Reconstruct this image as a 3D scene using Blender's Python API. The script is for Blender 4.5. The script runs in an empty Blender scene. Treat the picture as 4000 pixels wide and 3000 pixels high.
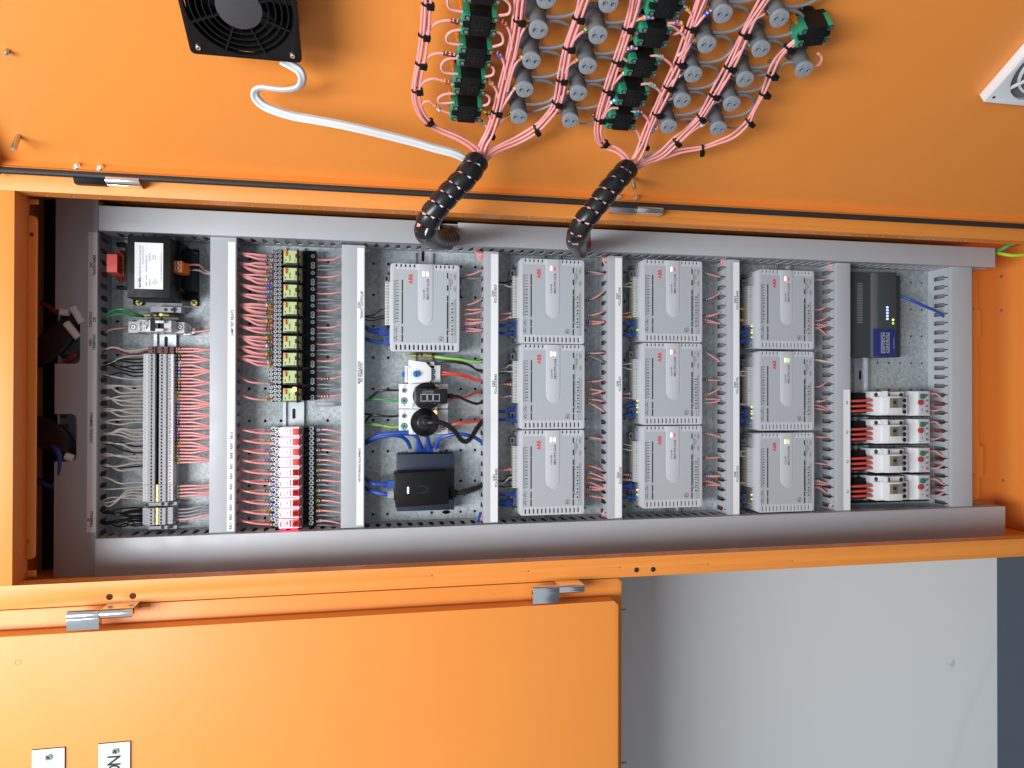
import bpy, bmesh, math, random
from mathutils import Vector, Matrix
from mathutils.geometry import tessellate_polygon
random.seed(7)
S = bpy.context.scene
COL = S.collection
R_ = math.radians
# ------------------------------------------------------------------ camera
F = 2773.0                         # focal length in photograph pixels (4000 x 3000)
CD = 1.28                          # camera to mounting pan
MR = (0.002004, -0.194149, -0.980970)
MD = (-0.999978, 0.005775, -0.003186)
MF = (0.006284, 0.980955, -0.194134)
WALLW = -0.055                      # the room wall lies behind the cabinets
def rayf(x, y):
    a, b = (x - 2000) / F, (y - 1500) / F
    g = [a * MR[i] + b * MD[i] + MF[i] for i in range(3)]
    return (g[0], g[2], -g[1])     # frame: u right, v up, w towards the room
_r = rayf(3895, 2600)
HC = -_r[1] * (WALLW - CD) / _r[2]   # camera height above the floor
cam = bpy.data.cameras.new('camera')
cam.lens = 36 * F / 4000; cam.sensor_width = 36; cam.clip_start = 0.02; cam.clip_end = 60
co = bpy.data.objects.new('camera', cam); COL.objects.link(co)
co.matrix_world = Matrix(((MR[0], -MD[0], -MF[0], 0), (MR[1], -MD[1], -MF[1], -CD), (MR[2], -MD[2], -MF[2], HC), (0, 0, 0, 1)))
S.camera = co
# ------------------------------------------------------------------ light
W = bpy.data.worlds.new('World'); S.world = W; W.use_nodes = True
W.node_tree.nodes['Background'].inputs[0].default_value = (0.84, 0.93, 1.0, 1)
W.node_tree.nodes['Background'].inputs[1].default_value = 0.46
def lamp(name, loc, size, sy, power, col, rot=(0, 0, 0)):
    l = bpy.data.lights.new(name, 'AREA'); l.shape = 'RECTANGLE'; l.size = size; l.size_y = sy; l.energy = power; l.color = col
    o = bpy.data.objects.new(name, l); o.location = loc; o.rotation_euler = rot; COL.objects.link(o)
lamp('ceiling_batten', (-0.30, -1.85, HC + 1.55), 0.55, 1.8, 86, (0.96, 0.985, 1.0), (R_(35), 0, 0))
S.view_settings.view_transform = 'Standard'; S.view_settings.look = 'None'
S.view_settings.exposure = 0.0; S.view_settings.gamma = 1
# ------------------------------------------------------------------ pixel helpers
def P(x, y, w):
    r = rayf(x, y); t = (w - CD) / r[2]
    return Vector((r[0] * t, HC + r[1] * t, w))
def UX(y, w, x=1900): return P(x, y, w).x
def VX(x, w, y=1520): return P(x, y, w).y
DEL = R_(29.5)
dU, dW = math.sin(DEL), math.cos(DEL)
DV = Vector((dU, 0, dW)); NV = Vector((-dW, 0, dU))
DB = P(1000, 678, 0.232); DB.y = HC      # door corner beside the hinges
DRZ = math.atan2(-dW, dU)
def PD(x, y, h):
    r = Vector(rayf(x, y)); c = Vector((0, HC, CD))
    t = (h + NV.dot(DB - c)) / NV.dot(r)
    return c + r * t
def DL(x, y, h):                   # pixel -> door local (a, v, h)
    p = PD(x, y, h); return ((p - DB).dot(DV), p.y, h)
def DW(a, v, h): p = DB + DV * a + NV * h; return Vector((p.x, v, p.z))
Z3 = lambda x, y: (1500 + x / 2.074, y / 2.074)
Z4 = lambda x, y: (2300 + x / 2.011, y / 2.011)
Z5 = lambda x, y: (1500 + x / 1.843, 550 + y / 1.843)
ZR = lambda x, y: (1400 + x / 2.765, 950 + y / 2.765)
ZS = lambda x, y: (1400 + x / 2.765, 1500 + y / 2.765)
# ------------------------------------------------------------------ materials
MATS = {}
def mat(name, col, rough=0.45, metal=0.0, emit=None, es=0, bump=0, bs=300, var=0, vs=20, coat=0, alpha=1, trans=0, spec=0.5):
    m = bpy.data.materials.new(name); m.use_nodes = True; n = m.node_tree.nodes; k = m.node_tree.links
    b = n['Principled BSDF']
    b.inputs['Base Color'].default_value = (*col, 1); b.inputs['Roughness'].default_value = rough; b.inputs['Metallic'].default_value = metal
    b.inputs['Specular IOR Level'].default_value = spec
    if emit: b.inputs['Emission Color'].default_value = (*emit, 1); b.inputs['Emission Strength'].default_value = es
    if coat: b.inputs['Coat Weight'].default_value = coat; b.inputs['Coat Roughness'].default_value = 0.12
    if alpha < 1: b.inputs['Alpha'].default_value = alpha
    if trans: b.inputs['Transmission Weight'].default_value = trans
    if bump or var:
        tc = n.new('ShaderNodeTexCoord')
    if bump:
        t = n.new('ShaderNodeTexNoise'); t.inputs['Scale'].default_value = bs; t.inputs['Detail'].default_value = 3
        k.new(tc.outputs['Object'], t.inputs['Vector'])
        u = n.new('ShaderNodeBump'); u.inputs['Strength'].default_value = bump; u.inputs['Distance'].default_value = 0.002
        k.new(t.outputs['Fac'], u.inputs['Height']); k.new(u.outputs['Normal'], b.inputs['Normal'])
    if var:
        t = n.new('ShaderNodeTexNoise'); t.inputs['Scale'].default_value = vs; t.inputs['Detail'].default_value = 5
        k.new(tc.outputs['Object'], t.inputs['Vector'])
        r = n.new('ShaderNodeMapRange'); r.inputs['From Min'].default_value = 0.3; r.inputs['From Max'].default_value = 0.7
        r.inputs['To Min'].default_value = max(0.02, rough - var); r.inputs['To Max'].default_value = rough + var
        k.new(t.outputs['Fac'], r.inputs['Value']); k.new(r.outputs['Result'], b.inputs['Roughness'])
        x = n.new('ShaderNodeMix'); x.data_type = 'RGBA'
        x.inputs['A'].default_value = (*[c * (1 - var * 0.4) for c in col], 1); x.inputs['B'].default_value = (*[min(1, c * (1 + var * 0.25)) for c in col], 1)
        k.new(t.outputs['Fac'], x.inputs['Factor']); k.new(x.outputs['Result'], b.inputs['Base Color'])
    MATS[name] = m; return m
mat('orange_paint', (0.80, 0.272, 0.05), 0.42, bump=0.05, bs=260, var=0.06, vs=6, spec=0.35)
mat('grey_pvc', (0.43, 0.455, 0.485), 0.42, var=0.06, vs=30)
mat('label_white', (0.80, 0.82, 0.84), 0.5)
mat('ink', (0.02, 0.02, 0.022), 0.6)
mat('case_grey', (0.54, 0.56, 0.60), 0.42, var=0.04, vs=40)
mat('panel_grey', (0.43, 0.46, 0.49), 0.5)
mat('mid_grey', (0.20, 0.21, 0.225), 0.5)
mat('hub_grey', (0.05, 0.05, 0.055), 0.55, bump=0.1, bs=600)
mat('band_grey', (0.12, 0.125, 0.13), 0.5)
mat('button_red', (0.40, 0.05, 0.05), 0.4)
mat('button_green', (0.03, 0.17, 0.09), 0.4)
mat('dark_grey', (0.045, 0.058, 0.062), 0.5, var=0.06, vs=60)
mat('black_plastic', (0.007, 0.007, 0.0075), 0.45, var=0.06, vs=80, spec=0.2)
mat('black_rubber', (0.012, 0.012, 0.013), 0.5, bump=0.15, bs=500)
mat('black_gloss', (0.010, 0.010, 0.011), 0.30)
mat('pink_wire', (0.82, 0.345, 0.335), 0.42, var=0.05, vs=40)
mat('grey_wire', (0.24, 0.255, 0.275), 0.42)
mat('white_wire', (0.76, 0.72, 0.66), 0.45)
mat('black_wire', (0.012, 0.012, 0.013), 0.4)
mat('red_wire', (0.68, 0.075, 0.05), 0.4)
mat('darkred_wire', (0.25, 0.03, 0.03), 0.4)
mat('green_wire', (0.06, 0.36, 0.11), 0.4)
mat('lime_wire', (0.42, 0.62, 0.05), 0.4)
mat('blue_wire', (0.022, 0.075, 0.38), 0.4)
mat('blue_clear', (0.05, 0.14, 0.55), 0.25, alpha=0.75)
mat('clear_plastic', (0.55, 0.58, 0.60), 0.12, alpha=0.35)
mat('smoke_plastic', (0.10, 0.11, 0.09), 0.15, alpha=0.55)
mat('white_plastic', (0.72, 0.74, 0.76), 0.4)
mat('cream_plastic', (0.55, 0.56, 0.52), 0.45)
mat('term_grey', (0.46, 0.475, 0.51), 0.45)
mat('maroon', (0.13, 0.014, 0.018), 0.4)
mat('green_plastic', (0.02, 0.27, 0.145), 0.4)
mat('earth_green', (0.02, 0.13, 0.06), 0.4)
mat('dark_green', (0.03, 0.12, 0.05), 0.45)
mat('earth_yellow', (0.60, 0.42, 0.03), 0.4)
mat('relay_lime', (0.47, 0.55, 0.25), 0.4)
mat('orange_plastic', (0.85, 0.23, 0.02), 0.4)
mat('red_plastic', (0.72, 0.05, 0.04), 0.4)
mat('red_tape', (0.80, 0.10, 0.085), 0.5, bump=0.3, bs=120)
mat('brass', (0.55, 0.42, 0.14), 0.35, 0.9)
mat('chrome', (0.90, 0.91, 0.93), 0.2, 1.0)
mat('steel', (0.55, 0.56, 0.57), 0.35, 1.0)
mat('rail_steel', (0.50, 0.53, 0.55), 0.42, 0.75, var=0.08, vs=60)
mat('gasket', (0.018, 0.018, 0.02), 0.6, bump=0.3, bs=400)
mat('pilot_grey', (0.125, 0.135, 0.148), 0.45, var=0.04, vs=60)
mat('pilot_face', (0.25, 0.27, 0.295), 0.45)
mat('navy', (0.022, 0.028, 0.055), 0.42, var=0.05, vs=50)
mat('blue_badge', (0.02, 0.03, 0.16), 0.4)
mat('blue_plastic', (0.02, 0.16, 0.62), 0.4)
mat('abb_red', (0.72, 0.02, 0.02), 0.45)
mat('led_red', (1, .5, .5), 0.3, emit=(1.0, 0.42, 0.36), es=2.2)
mat('led_dim', (0.6, .05, .06), 0.3, emit=(1.0, 0.04, 0.06), es=0.35)
mat('led_yellow', (1, .9, .5), 0.3, emit=(1.0, 0.86, 0.40), es=1.5)
mat('led_green', (.3, .9, .2), 0.3, emit=(0.30, 0.9, 0.05), es=1.3)
mat('led_amber', (1, .6, .2), 0.3, emit=(1.0, 0.50, 0.12), es=2.5)
mat('led_blue', (.4, .5, 1), 0.3, emit=(0.35, 0.5, 1.0), es=2.0)
mat('led_white', (.9, .95, 1), 0.3, emit=(0.8, 0.9, 1.0), es=2.0)
mat('lit_relay', (0.85, 0.72, 0.74), 0.4, emit=(1.0, 0.74, 0.77), es=0.6)
mat('relay_glow', (0.9, 0.02, 0.08), 0.4, emit=(1.0, 0.02, 0.10), es=3.0)
mat('lamp_green', (0.02, 0.4, 0.08), 0.3, emit=(0.05, 0.95, 0.20), es=1.0)
DIG = [(0.012, 0.012, 0.014), (0.10, 0.03, 0.015), (0.42, 0.02, 0.02), (0.80, 0.22, 0.02), (0.75, 0.50, 0.02), (0.03, 0.26, 0.10), (0.03, 0.10, 0.55), (0.20, 0.10, 0.42), (0.28, 0.29, 0.31), (0.78, 0.78, 0.78)]
for i, c in enumerate(DIG): mat('sleeve_%d' % i, c, 0.45)
def galv():
    m = mat('galvanised', (0.4, 0.42, 0.43), 0.5, 0.25); n = m.node_tree.nodes; k = m.node_tree.links; b = n['Principled BSDF']
    tc = n.new('ShaderNodeTexCoord')
    def tex(kind, s):
        t = n.new(kind); t.inputs['Scale'].default_value = s; k.new(tc.outputs['Object'], t.inputs['Vector']); return t
    def ramp(src, a, ca, bb, cb):
        r = n.new('ShaderNodeValToRGB'); e = r.color_ramp.elements
        e[0].position = a; e[0].color = (*ca, 1); e[1].position = bb; e[1].color = (*cb, 1); k.new(src, r.inputs[0]); return r.outputs[0]
    v = tex('ShaderNodeTexVoronoi', 210); big = tex('ShaderNodeTexNoise', 7); fine = tex('ShaderNodeTexNoise', 330); fine.inputs['Detail'].default_value = 4
    c1 = ramp(fine.outputs['Fac'], 0.30, (0.30, 0.31, 0.315), 0.42, (0.63, 0.665, 0.67))
    c2 = ramp(v.outputs['Color'], 0.0, (0.62, 0.66, 0.68), 1.0, (1.0, 1.0, 1.0))
    c3 = ramp(big.outputs['Fac'], 0.35, (0.72, 0.74, 0.76), 0.65, (1, 1, 1))
    def mul(a, bb):
        x = n.new('ShaderNodeMix'); x.data_type = 'RGBA'; x.blend_type = 'MULTIPLY'; x.inputs['Factor'].default_value = 1
        k.new(a, x.inputs['A']); k.new(bb, x.inputs['B']); return x.outputs['Result']
    k.new(mul(mul(c1, c2), c3), b.inputs['Base Color'])
    u = n.new('ShaderNodeBump'); u.inputs['Strength'].default_value = 0.4; u.inputs['Distance'].default_value = 0.0016
    k.new(fine.outputs['Fac'], u.inputs['Height']); k.new(u.outputs['Normal'], b.inputs['Normal'])
galv()
def wallmat():
    m = mat('wall_paint', (0.72, 0.735, 0.74), 0.6, var=0.05, vs=3); n = m.node_tree.nodes; k = m.node_tree.links; b = n['Principled BSDF']
    tc = n.new('ShaderNodeTexCoord')
    # long faint cracks and a few scuffs, fixed to the wall
    base = b.inputs['Base Color'].links[0].from_socket
    w1 = n.new('ShaderNodeTexWave'); w1.bands_direction = 'DIAGONAL'; w1.inputs['Scale'].default_value = 0.55; w1.inputs['Distortion'].default_value = 5; w1.inputs['Detail'].default_value = 2; w1.inputs['Detail Scale'].default_value = 1.2
    mp = n.new('ShaderNodeMapping'); mp.inputs['Location'].default_value = (0.37, 0, 0.21); mp.inputs['Rotation'].default_value = (0, R_(35), 0)
    k.new(tc.outputs['Object'], mp.inputs['Vector']); k.new(mp.outputs['Vector'], w1.inputs['Vector'])
    r = n.new('ShaderNodeValToRGB'); e = r.color_ramp.elements; e[0].position = 0.0; e[0].color = (0.965, 0.965, 0.965, 1); e[1].position = 0.0012; e[1].color = (1, 1, 1, 1)
    k.new(w1.outputs['Fac'], r.inputs[0])
    s = n.new('ShaderNodeTexNoise'); s.inputs['Scale'].default_value = 9; s.inputs['Detail'].default_value = 6; k.new(tc.outputs['Object'], s.inputs['Vector'])
    r2 = n.new('ShaderNodeValToRGB'); e = r2.color_ramp.elements; e[0].position = 0.22; e[0].color = (0.70, 0.75, 0.76, 1); e[1].position = 0.26; e[1].color = (1, 1, 1, 1)
    k.new(s.outputs['Fac'], r2.inputs[0])
    o = base
    for t in (r, r2):
        x = n.new('ShaderNodeMix'); x.data_type = 'RGBA'; x.blend_type = 'MULTIPLY'; x.inputs['Factor'].default_value = 1
        k.new(o, x.inputs['A']); k.new(t.outputs[0], x.inputs['B']); o = x.outputs['Result']
    k.new(o, b.inputs['Base Color'])
wallmat()
mat('floor_vinyl', (0.045, 0.062, 0.085), 0.45, bump=0.1, bs=200, var=0.10, vs=25)
# ------------------------------------------------------------------ mesh builder (frame coordinates u, v, w)
TXT = {}
def text_mesh(s, bold=False):
    if (s, bold) in TXT: return TXT[s, bold]
    c = bpy.data.curves.new('t', 'FONT'); c.body = s; c.resolution_u = 2
    if bold: c.offset = 0.022
    o = bpy.data.objects.new('t', c); me = o.to_mesh()
    vs = [v.co.copy() for v in me.vertices]; fs = [tuple(p.vertices) for p in me.polygons]
    o.to_mesh_clear(); bpy.data.objects.remove(o); bpy.data.curves.remove(c)
    x0 = min(v.x for v in vs); x1 = max(v.x for v in vs); y0 = min(v.y for v in vs); y1 = max(v.y for v in vs)
    TXT[s, bold] = ([((v.x - (x0 + x1) / 2) / (x1 - x0), (v.y - (y0 + y1) / 2) / (y1 - y0)) for v in vs], fs); return TXT[s, bold]
class MB:
    def __init__(s, org=(0, 0, 0)): s.v = []; s.f = []; s.m = []; s.o = Vector(org); s.cur = 0
    def mat(s, i): s.cur = i; return s
    def _add(s, vs, fs):
        b = len(s.v); s.v += [Vector(q) for q in vs]; s.f += [tuple(i + b for i in f) for f in fs]; s.m += [s.cur] * len(fs); return s
    def box(s, u0, u1, v0, v1, w0, w1, top=0.0):
        a, b = min(u0, u1), max(u0, u1); c, d = min(v0, v1), max(v0, v1); e, g = min(w0, w1), max(w0, w1); t = top
        return s._add([(a, c, e), (b, c, e), (b, d, e), (a, d, e), (a + t, c + t, g), (b - t, c + t, g), (b - t, d - t, g), (a + t, d - t, g)],
                      [(3, 2, 1, 0), (4, 5, 6, 7), (0, 1, 5, 4), (1, 2, 6, 5), (2, 3, 7, 6), (3, 0, 4, 7)])
    def px(s, x0, y0, x1, y1, w0, w1, top=0.0):
        xm, ym = (x0 + x1) / 2, (y0 + y1) / 2
        return s.box(P(xm, y1, w1).x, P(xm, y0, w1).x, P(x1, ym, w1).y, P(x0, ym, w1).y, w0, w1, top)
    def prism(s, loop, holes, a, b, ax='uv'):   # extruded plate, axes: uv (thick along w), vw (thick along u), uw (thick along v)
        cv = {'uv': lambda p, t: (p[0], p[1], t), 'vw': lambda p, t: (t, p[0], p[1]), 'uw': lambda p, t: (p[0], t, p[1])}[ax]
        loops = [loop] + holes; flat = [p for l in loops for p in l]; n = len(flat)
        tri = tessellate_polygon([[Vector((p[0], p[1], 0)) for p in l] for l in loops])
        fs = [tuple(t) for t in tri] + [tuple(i + n for i in reversed(t)) for t in tri]; i0 = 0
        for l in loops:
            k = len(l)
            for i in range(k): j = (i + 1) % k; fs.append((i0 + i, i0 + j, n + i0 + j, n + i0 + i))
            i0 += k
        return s._add([cv(p, a) for p in flat] + [cv(p, b) for p in flat], fs)
    def cyl(s, u, v, r, w0, w1, n=12, r2=None, ax='w'):
        r2 = r if r2 is None else r2; f = {'w': lambda c, d, t: (u + c, v + d, t), 'u': lambda c, d, t: (t, u + c, v + d), 'v': lambda c, d, t: (u + c, t, v + d)}[ax]
        A = [2 * math.pi * i / n for i in range(n)]
        return s._add([f(r * math.cos(t), r * math.sin(t), w0) for t in A] + [f(r2 * math.cos(t), r2 * math.sin(t), w1) for t in A],
                      [tuple(range(n - 1, -1, -1)), tuple(range(n, 2 * n))] + [(i, (i + 1) % n, n + (i + 1) % n, n + i) for i in range(n)])
    def ring(s, u, v, r0, r1, w0, w1, n=24): return s.prism(circ(u, v, r1, n), [circ(u, v, r0, n)], w0, w1)
    def screw(s, u, v, r, w, m0=None, m1=None):      # screw head with a cross recess
        if m0 is not None: s.cur = m0
        s.cyl(u, v, r, w - 0.001, w, 10)
        if m1 is not None: s.cur = m1
        a = random.random() * 1.5; c, d = math.cos(a), math.sin(a)
        for (p, q) in ((c, d), (-d, c)):
            L, T = r * 0.72, r * 0.18; e = (-q, p)
            s._add([(u + p * L + e[0] * T, v + q * L + e[1] * T, w + .00025), (u - p * L + e[0] * T, v - q * L + e[1] * T, w + .00025), (u - p * L - e[0] * T, v - q * L - e[1] * T, w + .00025), (u + p * L - e[0] * T, v + q * L - e[1] * T, w + .00025)], [(0, 1, 2, 3)])
        return s
    def text(s, t, u, v, w, L, H, bold=False, rot=0):
        vs, fs = text_mesh(t, bold); c, d = math.cos(rot), math.sin(rot)
        return s._add([(u + a * L * c - b * H * d, v + a * L * d + b * H * c, w) for a, b in vs], fs)
    def tube(s, pts, r, n=7, flat=None, res=4, up=(0, 0, 1)):
        q = spline([Vector(p) for p in pts], res); L = len(q); vs = []; fs = []
        t = [(q[min(i + 1, L - 1)] - q[max(i - 1, 0)]).normalized() for i in range(L)]
        x = t[0].cross(Vector(up)); x = x.normalized() if x.length > 1e-4 else t[0].orthogonal().normalized()
        for i in range(L):
            x = (x - t[i] * x.dot(t[i])).normalized(); y = t[i].cross(x)
            for k in range(n):
                a = 2 * math.pi * k / n; rr = r[i * len(r) // L] if isinstance(r, (list, tuple)) else r
                vs.append(q[i] + x * (math.cos(a) * (flat or rr)) + y * (math.sin(a) * rr))
        for i in range(L - 1):
            for k in range(n): fs.append((i * n + k, i * n + (k + 1) % n, (i + 1) * n + (k + 1) % n, (i + 1) * n + k))
        fs += [tuple(range(n - 1, -1, -1)), tuple((L - 1) * n + k for k in range(n))]
        return s._add(vs, fs)
    def mesh(s, name, mats, bev=0):
        me = bpy.data.meshes.new(name)
        me.from_pydata([((q.x - s.o.x), -(q.z - s.o.z), (q.y - s.o.y)) for q in s.v], [], s.f)
        for m in ([mats] if isinstance(mats, str) else mats): me.materials.append(MATS[m])
        if len(me.materials) > 1: me.polygons.foreach_set('material_index', s.m)
        b = bmesh.new(); b.from_mesh(me); bmesh.ops.recalc_face_normals(b, faces=b.faces[:])
        if bev:
            ed = [e for e in b.edges if len(e.link_faces) == 2 and e.calc_face_angle(0) > 0.7]
            bmesh.ops.bevel(b, geom=ed, offset=bev, segments=2, profile=0.6, affect='EDGES', clamp_overlap=True)
        b.to_mesh(me); b.free(); me.shade_smooth(); me.set_sharp_from_angle(angle=0.62); return me
    def build(s, name, mats, parent=None, bev=0, loc=None, rz=0):
        o = bpy.data.objects.new(name, s.mesh(name, mats, bev)); COL.objects.link(o)
        if parent is not None: o.parent = parent
        else: o.location = loc if loc is not None else (s.o.x, -s.o.z, s.o.y); o.rotation_euler = (0, 0, rz)
        return o
def spline(p, res):
    if len(p) < 3 or res < 2: return p
    out = []
    for i in range(len(p) - 1):
        a, b, c, d = p[max(i - 1, 0)], p[i], p[i + 1], p[min(i + 2, len(p) - 1)]
        for k in range(res):
            t = k / res
            out.append(0.5 * (2 * b + (c - a) * t + (2 * a - 5 * b + 4 * c - d) * t * t + (3 * b - a - 3 * c + d) * t ** 3))
    return out + [p[-1]]
def circ(u, v, r, n=10, a0=0): return [(u + r * math.cos(a0 + 2 * math.pi * i / n), v + r * math.sin(a0 + 2 * math.pi * i / n)) for i in range(n)]
def rect(u0, u1, v0, v1): return [(u0, v0), (u1, v0), (u1, v1), (u0, v1)]
def rrect(u0, u1, v0, v1, r, n=4):
    o = []
    for cu, cv, a in ((u1 - r, v1 - r, 0), (u0 + r, v1 - r, 1), (u0 + r, v0 + r, 2), (u1 - r, v0 + r, 3)):
        o += [(cu + r * math.cos((a + k / n) * math.pi / 2), cv + r * math.sin((a + k / n) * math.pi / 2)) for k in range(n + 1)]
    return o
def tag(o, label, cat, group=None, kind=None):
    if label: o['label'] = label
    if cat: o['category'] = cat
    if group: o['group'] = group
    if kind: o['kind'] = kind
    return o
def thing(name, label, cat, org, group=None, rz=0):
    o = bpy.data.objects.new(name, None); COL.objects.link(o); o.empty_display_size = 0.01
    o.location = (org[0], -org[2], org[1]); o.rotation_euler = (0, 0, rz); return tag(o, label, cat, group)
def copy_tree(o, parent=None):
    c = o.copy(); COL.objects.link(c); c.parent = parent
    for ch in list(o.children): copy_tree(ch, c)
    return c
def dup(o, org, label, group=None):
    c = copy_tree(o); c.location = (org[0], -org[2], org[1]); c['label'] = label
    if group: c['group'] = group
    return c
ORD = 'first second third fourth fifth sixth seventh eighth ninth tenth eleventh twelfth thirteenth fourteenth fifteenth sixteenth seventeenth eighteenth nineteenth'.split()
TEN = {2: ('twentieth', 'twenty'), 3: ('thirtieth', 'thirty'), 4: ('fortieth', 'forty'), 5: ('fiftieth', 'fifty')}
def nth(i): return ORD[i - 1] if i < 20 else TEN[i // 10][0] if i % 10 == 0 else TEN[i // 10][1] + '-' + ORD[i % 10 - 1]
# ------------------------------------------------------------------ wires and marker sleeves
SLV = {}
def sleeve_mesh(d):
    if d not in SLV:
        m = MB(); m.cyl(0, 0, 0.0026, -0.0024, 0.0024, 8, ax='v')
        # ax v: circle in (u, w)
        m.mat(1).text(str(d), 0, 0, 0.00272, 0.0011 if d == 1 else 0.0026, 0.0034, True, -math.pi / 2)
        SLV[d] = m.mesh('marker_sleeve', ['sleeve_%d' % d, 'ink' if d in (4, 9) else 'label_white'])
    return SLV[d]
JOIN = {'thin wires at the left of the terminals', 'black wires on the 0V terminals', 'wires left of the controllers', 'wires turning into the trunking corners', 'pink wires entering the lid gaps', 'wires right of the overload relays', 'wires right of the slim relays'}
LOOSE = []
def wire(pts, r, m, name, label, cat='wire', group=None, marks=None, mt=0.5, n=6, res=4, flat=None):
    if group in JOIN or label.startswith('unmarked'): LOOSE.append((pts, r, m, marks, mt, n, res)); return None
    b = MB(pts[0]); b.tube(pts, r, n, flat, res); o = b.build(name, m); tag(o, label, cat, group); sleeves(pts, marks, mt, o, b.o)
    return o
def sleeves(pts, marks, mt, o, og):
    if marks:
        q = spline([Vector(p) for p in pts], 10); i = int(mt * (len(q) - 1)); i = max(1, min(len(q) - 2, i))
        t = (q[i + 1] - q[i - 1]).normalized()
        for k, dg in enumerate(marks):
            c = q[i] + t * (0.0049 * (k - (len(marks) - 1) / 2)) - og
            s = bpy.data.objects.new('marker_sleeve', sleeve_mesh(int(dg))); COL.objects.link(s); s.parent = o
            s.location = (c.x, -c.z, c.y)
            tb = Vector((t.x, -t.z, t.y)); zb = -tb if t.y < 0 else tb
            zb.normalize(); yb = Vector((0, 1, 0)); yb = (yb - zb * yb.dot(zb)).normalized(); xb = yb.cross(zb)
            s.rotation_euler = Matrix((xb, yb, zb)).transposed().to_euler()
PW = lambda *q: [P(*p) for p in q]
WR = 0.00125
# ------------------------------------------------------------------ room
m = MB((0, HC, 0)); m.box(-3, 3, -0.05, 3.4, WALLW - 0.1, WALLW); tag(m.build('wall', 'wall_paint'), None, None, kind='structure')
m = MB((0, 0, 0)); m.box(-3, 3, -0.06, 0, WALLW, 3.5); tag(m.build('floor', 'floor_vinyl'), None, None, kind='structure')
# chipped paint line along the foot of the wall
# ------------------------------------------------------------------ control cabinet
FW = 0.22
TBX = (P(381, 802, .075).x + P(3889, 969, .075).x) / 2
u0 = (P(38, 2291, FW).x + P(2400, 2177, FW).x) / 2; u1 = (P(67, 746, FW).x + P(3200, 901, FW).x) / 2
ou0 = (P(100, 2381, FW).x + P(2400, 2253, FW).x) / 2; ou1 = P(1441, 705, FW).x
vt = VX(52, FW); vtop = vt + 0.05; vbot = P(3886, 1500, -0.03).y
CB = thing('control_cabinet', 'tall orange steel cabinet standing open with its equipment in view', 'cabinet', ((ou0 + ou1) / 2, vbot, 0)); CO = Vector(((ou0 + ou1) / 2, vbot, 0))
m = MB(CO)
ring = rect(ou0, ou1, vbot - 0.06, vtop)
hl = [rect(u0, u1, vbot + 0.02 - 0.3, vt)]
# front frame: two stiles and a head, each with a folded return
def stile(a, b, holes):
    m.prism(rect(a, b, vbot - 0.3, vtop), [circ(P(x, y, FW).x, P(x, y, FW).y, r, 12) for x, y, r in holes], FW - 0.002, FW)
stile(ou0, u0, [(428, 2332, .0045), (519, 2328, .0045), (1688, 2249, .0012), (2065, 2231, .0012), (2423, 2216, .0012), (2768, 2204, .0012), (3098, 2190, .0012)])
stile(u1, ou1, [(2068, 848, .0014), (2424, 833, .0012)])
m.box(u0, u1, vt, vtop, FW - 0.002, FW)
m.build('front_frame', 'orange_paint', CB, bev=0.0004)
def ret(ua, name):
    m = MB(CO); hs = []; v = vt - 0.03
    while v > vbot - 0.1: hs.append([(v + .0022 * math.cos(t * .785), FW - 0.019 + .0022 * math.sin(t * .785)) for t in range(8)]); v -= 0.0335
    m.prism([(vbot - 0.3, FW - 0.0275), (vt, FW - 0.0275), (vt, FW - 0.002), (vbot - 0.3, FW - 0.002)], hs, ua, ua + 0.002, 'vw'); return m.build(name, 'orange_paint', CB)
ret(u0 - 0.0022, 'frame_return'); ret(u1 + 0.0002, 'frame_return')
m = MB(CO); m.box(u0, u1, vt - 0.0002, vt + 0.0018, 0.178, FW - 0.002)
vl = P(143, 1500, 0.18).y; la, lb = P(124, 2184, .18).x, P(124, 842, .18).x
lip = [(la, vt + .001), (la, vl + .006), (la + .002, vl + .0015), (la + .006, vl), (lb - .006, vl), (lb - .002, vl + .0015), (lb, vl + .006), (lb, vt + .001)]
m.prism(lip, [circ(P(122, 915, .18).x, P(122, 915, .18).y, .003, 12), circ(P(103, 2115, .18).x, P(103, 2115, .18).y, .003, 12)], 0.178, 0.180)
m.box(u0 + .001, la - .016, vt - .012, vt, .178, .180); m.box(lb + .016, u1 - .001, vt - .012, vt, .178, .180)
m.build('head_return', 'orange_paint', CB, bev=0.0008)
m = MB(CO); m.box(ou0, ou0 + .002, vbot - .06, vtop, -.05, FW - .003); m.build('side_panel', 'orange_paint', CB)
m = MB(CO); m.box(ou1 - .002, ou1, vbot - .06, vtop, -.05, FW - .003); m.build('side_panel', 'orange_paint', CB)
m = MB(CO); m.box(ou0, ou1, vtop - .002, vtop, -.05, FW - .003); m.build('top_panel', 'orange_paint', CB)
m = MB(CO); m.box(ou0 + .003, ou1 - .003, vbot - .004, vtop - .003, -.034, -.03); m.build('back_panel', 'orange_paint', CB)
m = MB(CO); m.box(ou0 + .003, ou1 - .003, vbot - .006, vbot, -.03, .035); m.box(ou0 + .003, ou1 - .003, vbot - .006, vbot - .0012, .0352, FW - .003); m.build('bottom_panel', 'orange_paint', CB)
for x, y in ((3890, 1075), (3890, 1210), (3895, 1880), (3990, 1258)):
    p = P(x, y, 0.0); m = MB(CO); m.cyl(p.x, -.012 + (x - 3890) * .0006, .0035, vbot, vbot + .002, 8, ax='v'); m.build('screw', 'steel', CB)
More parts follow.
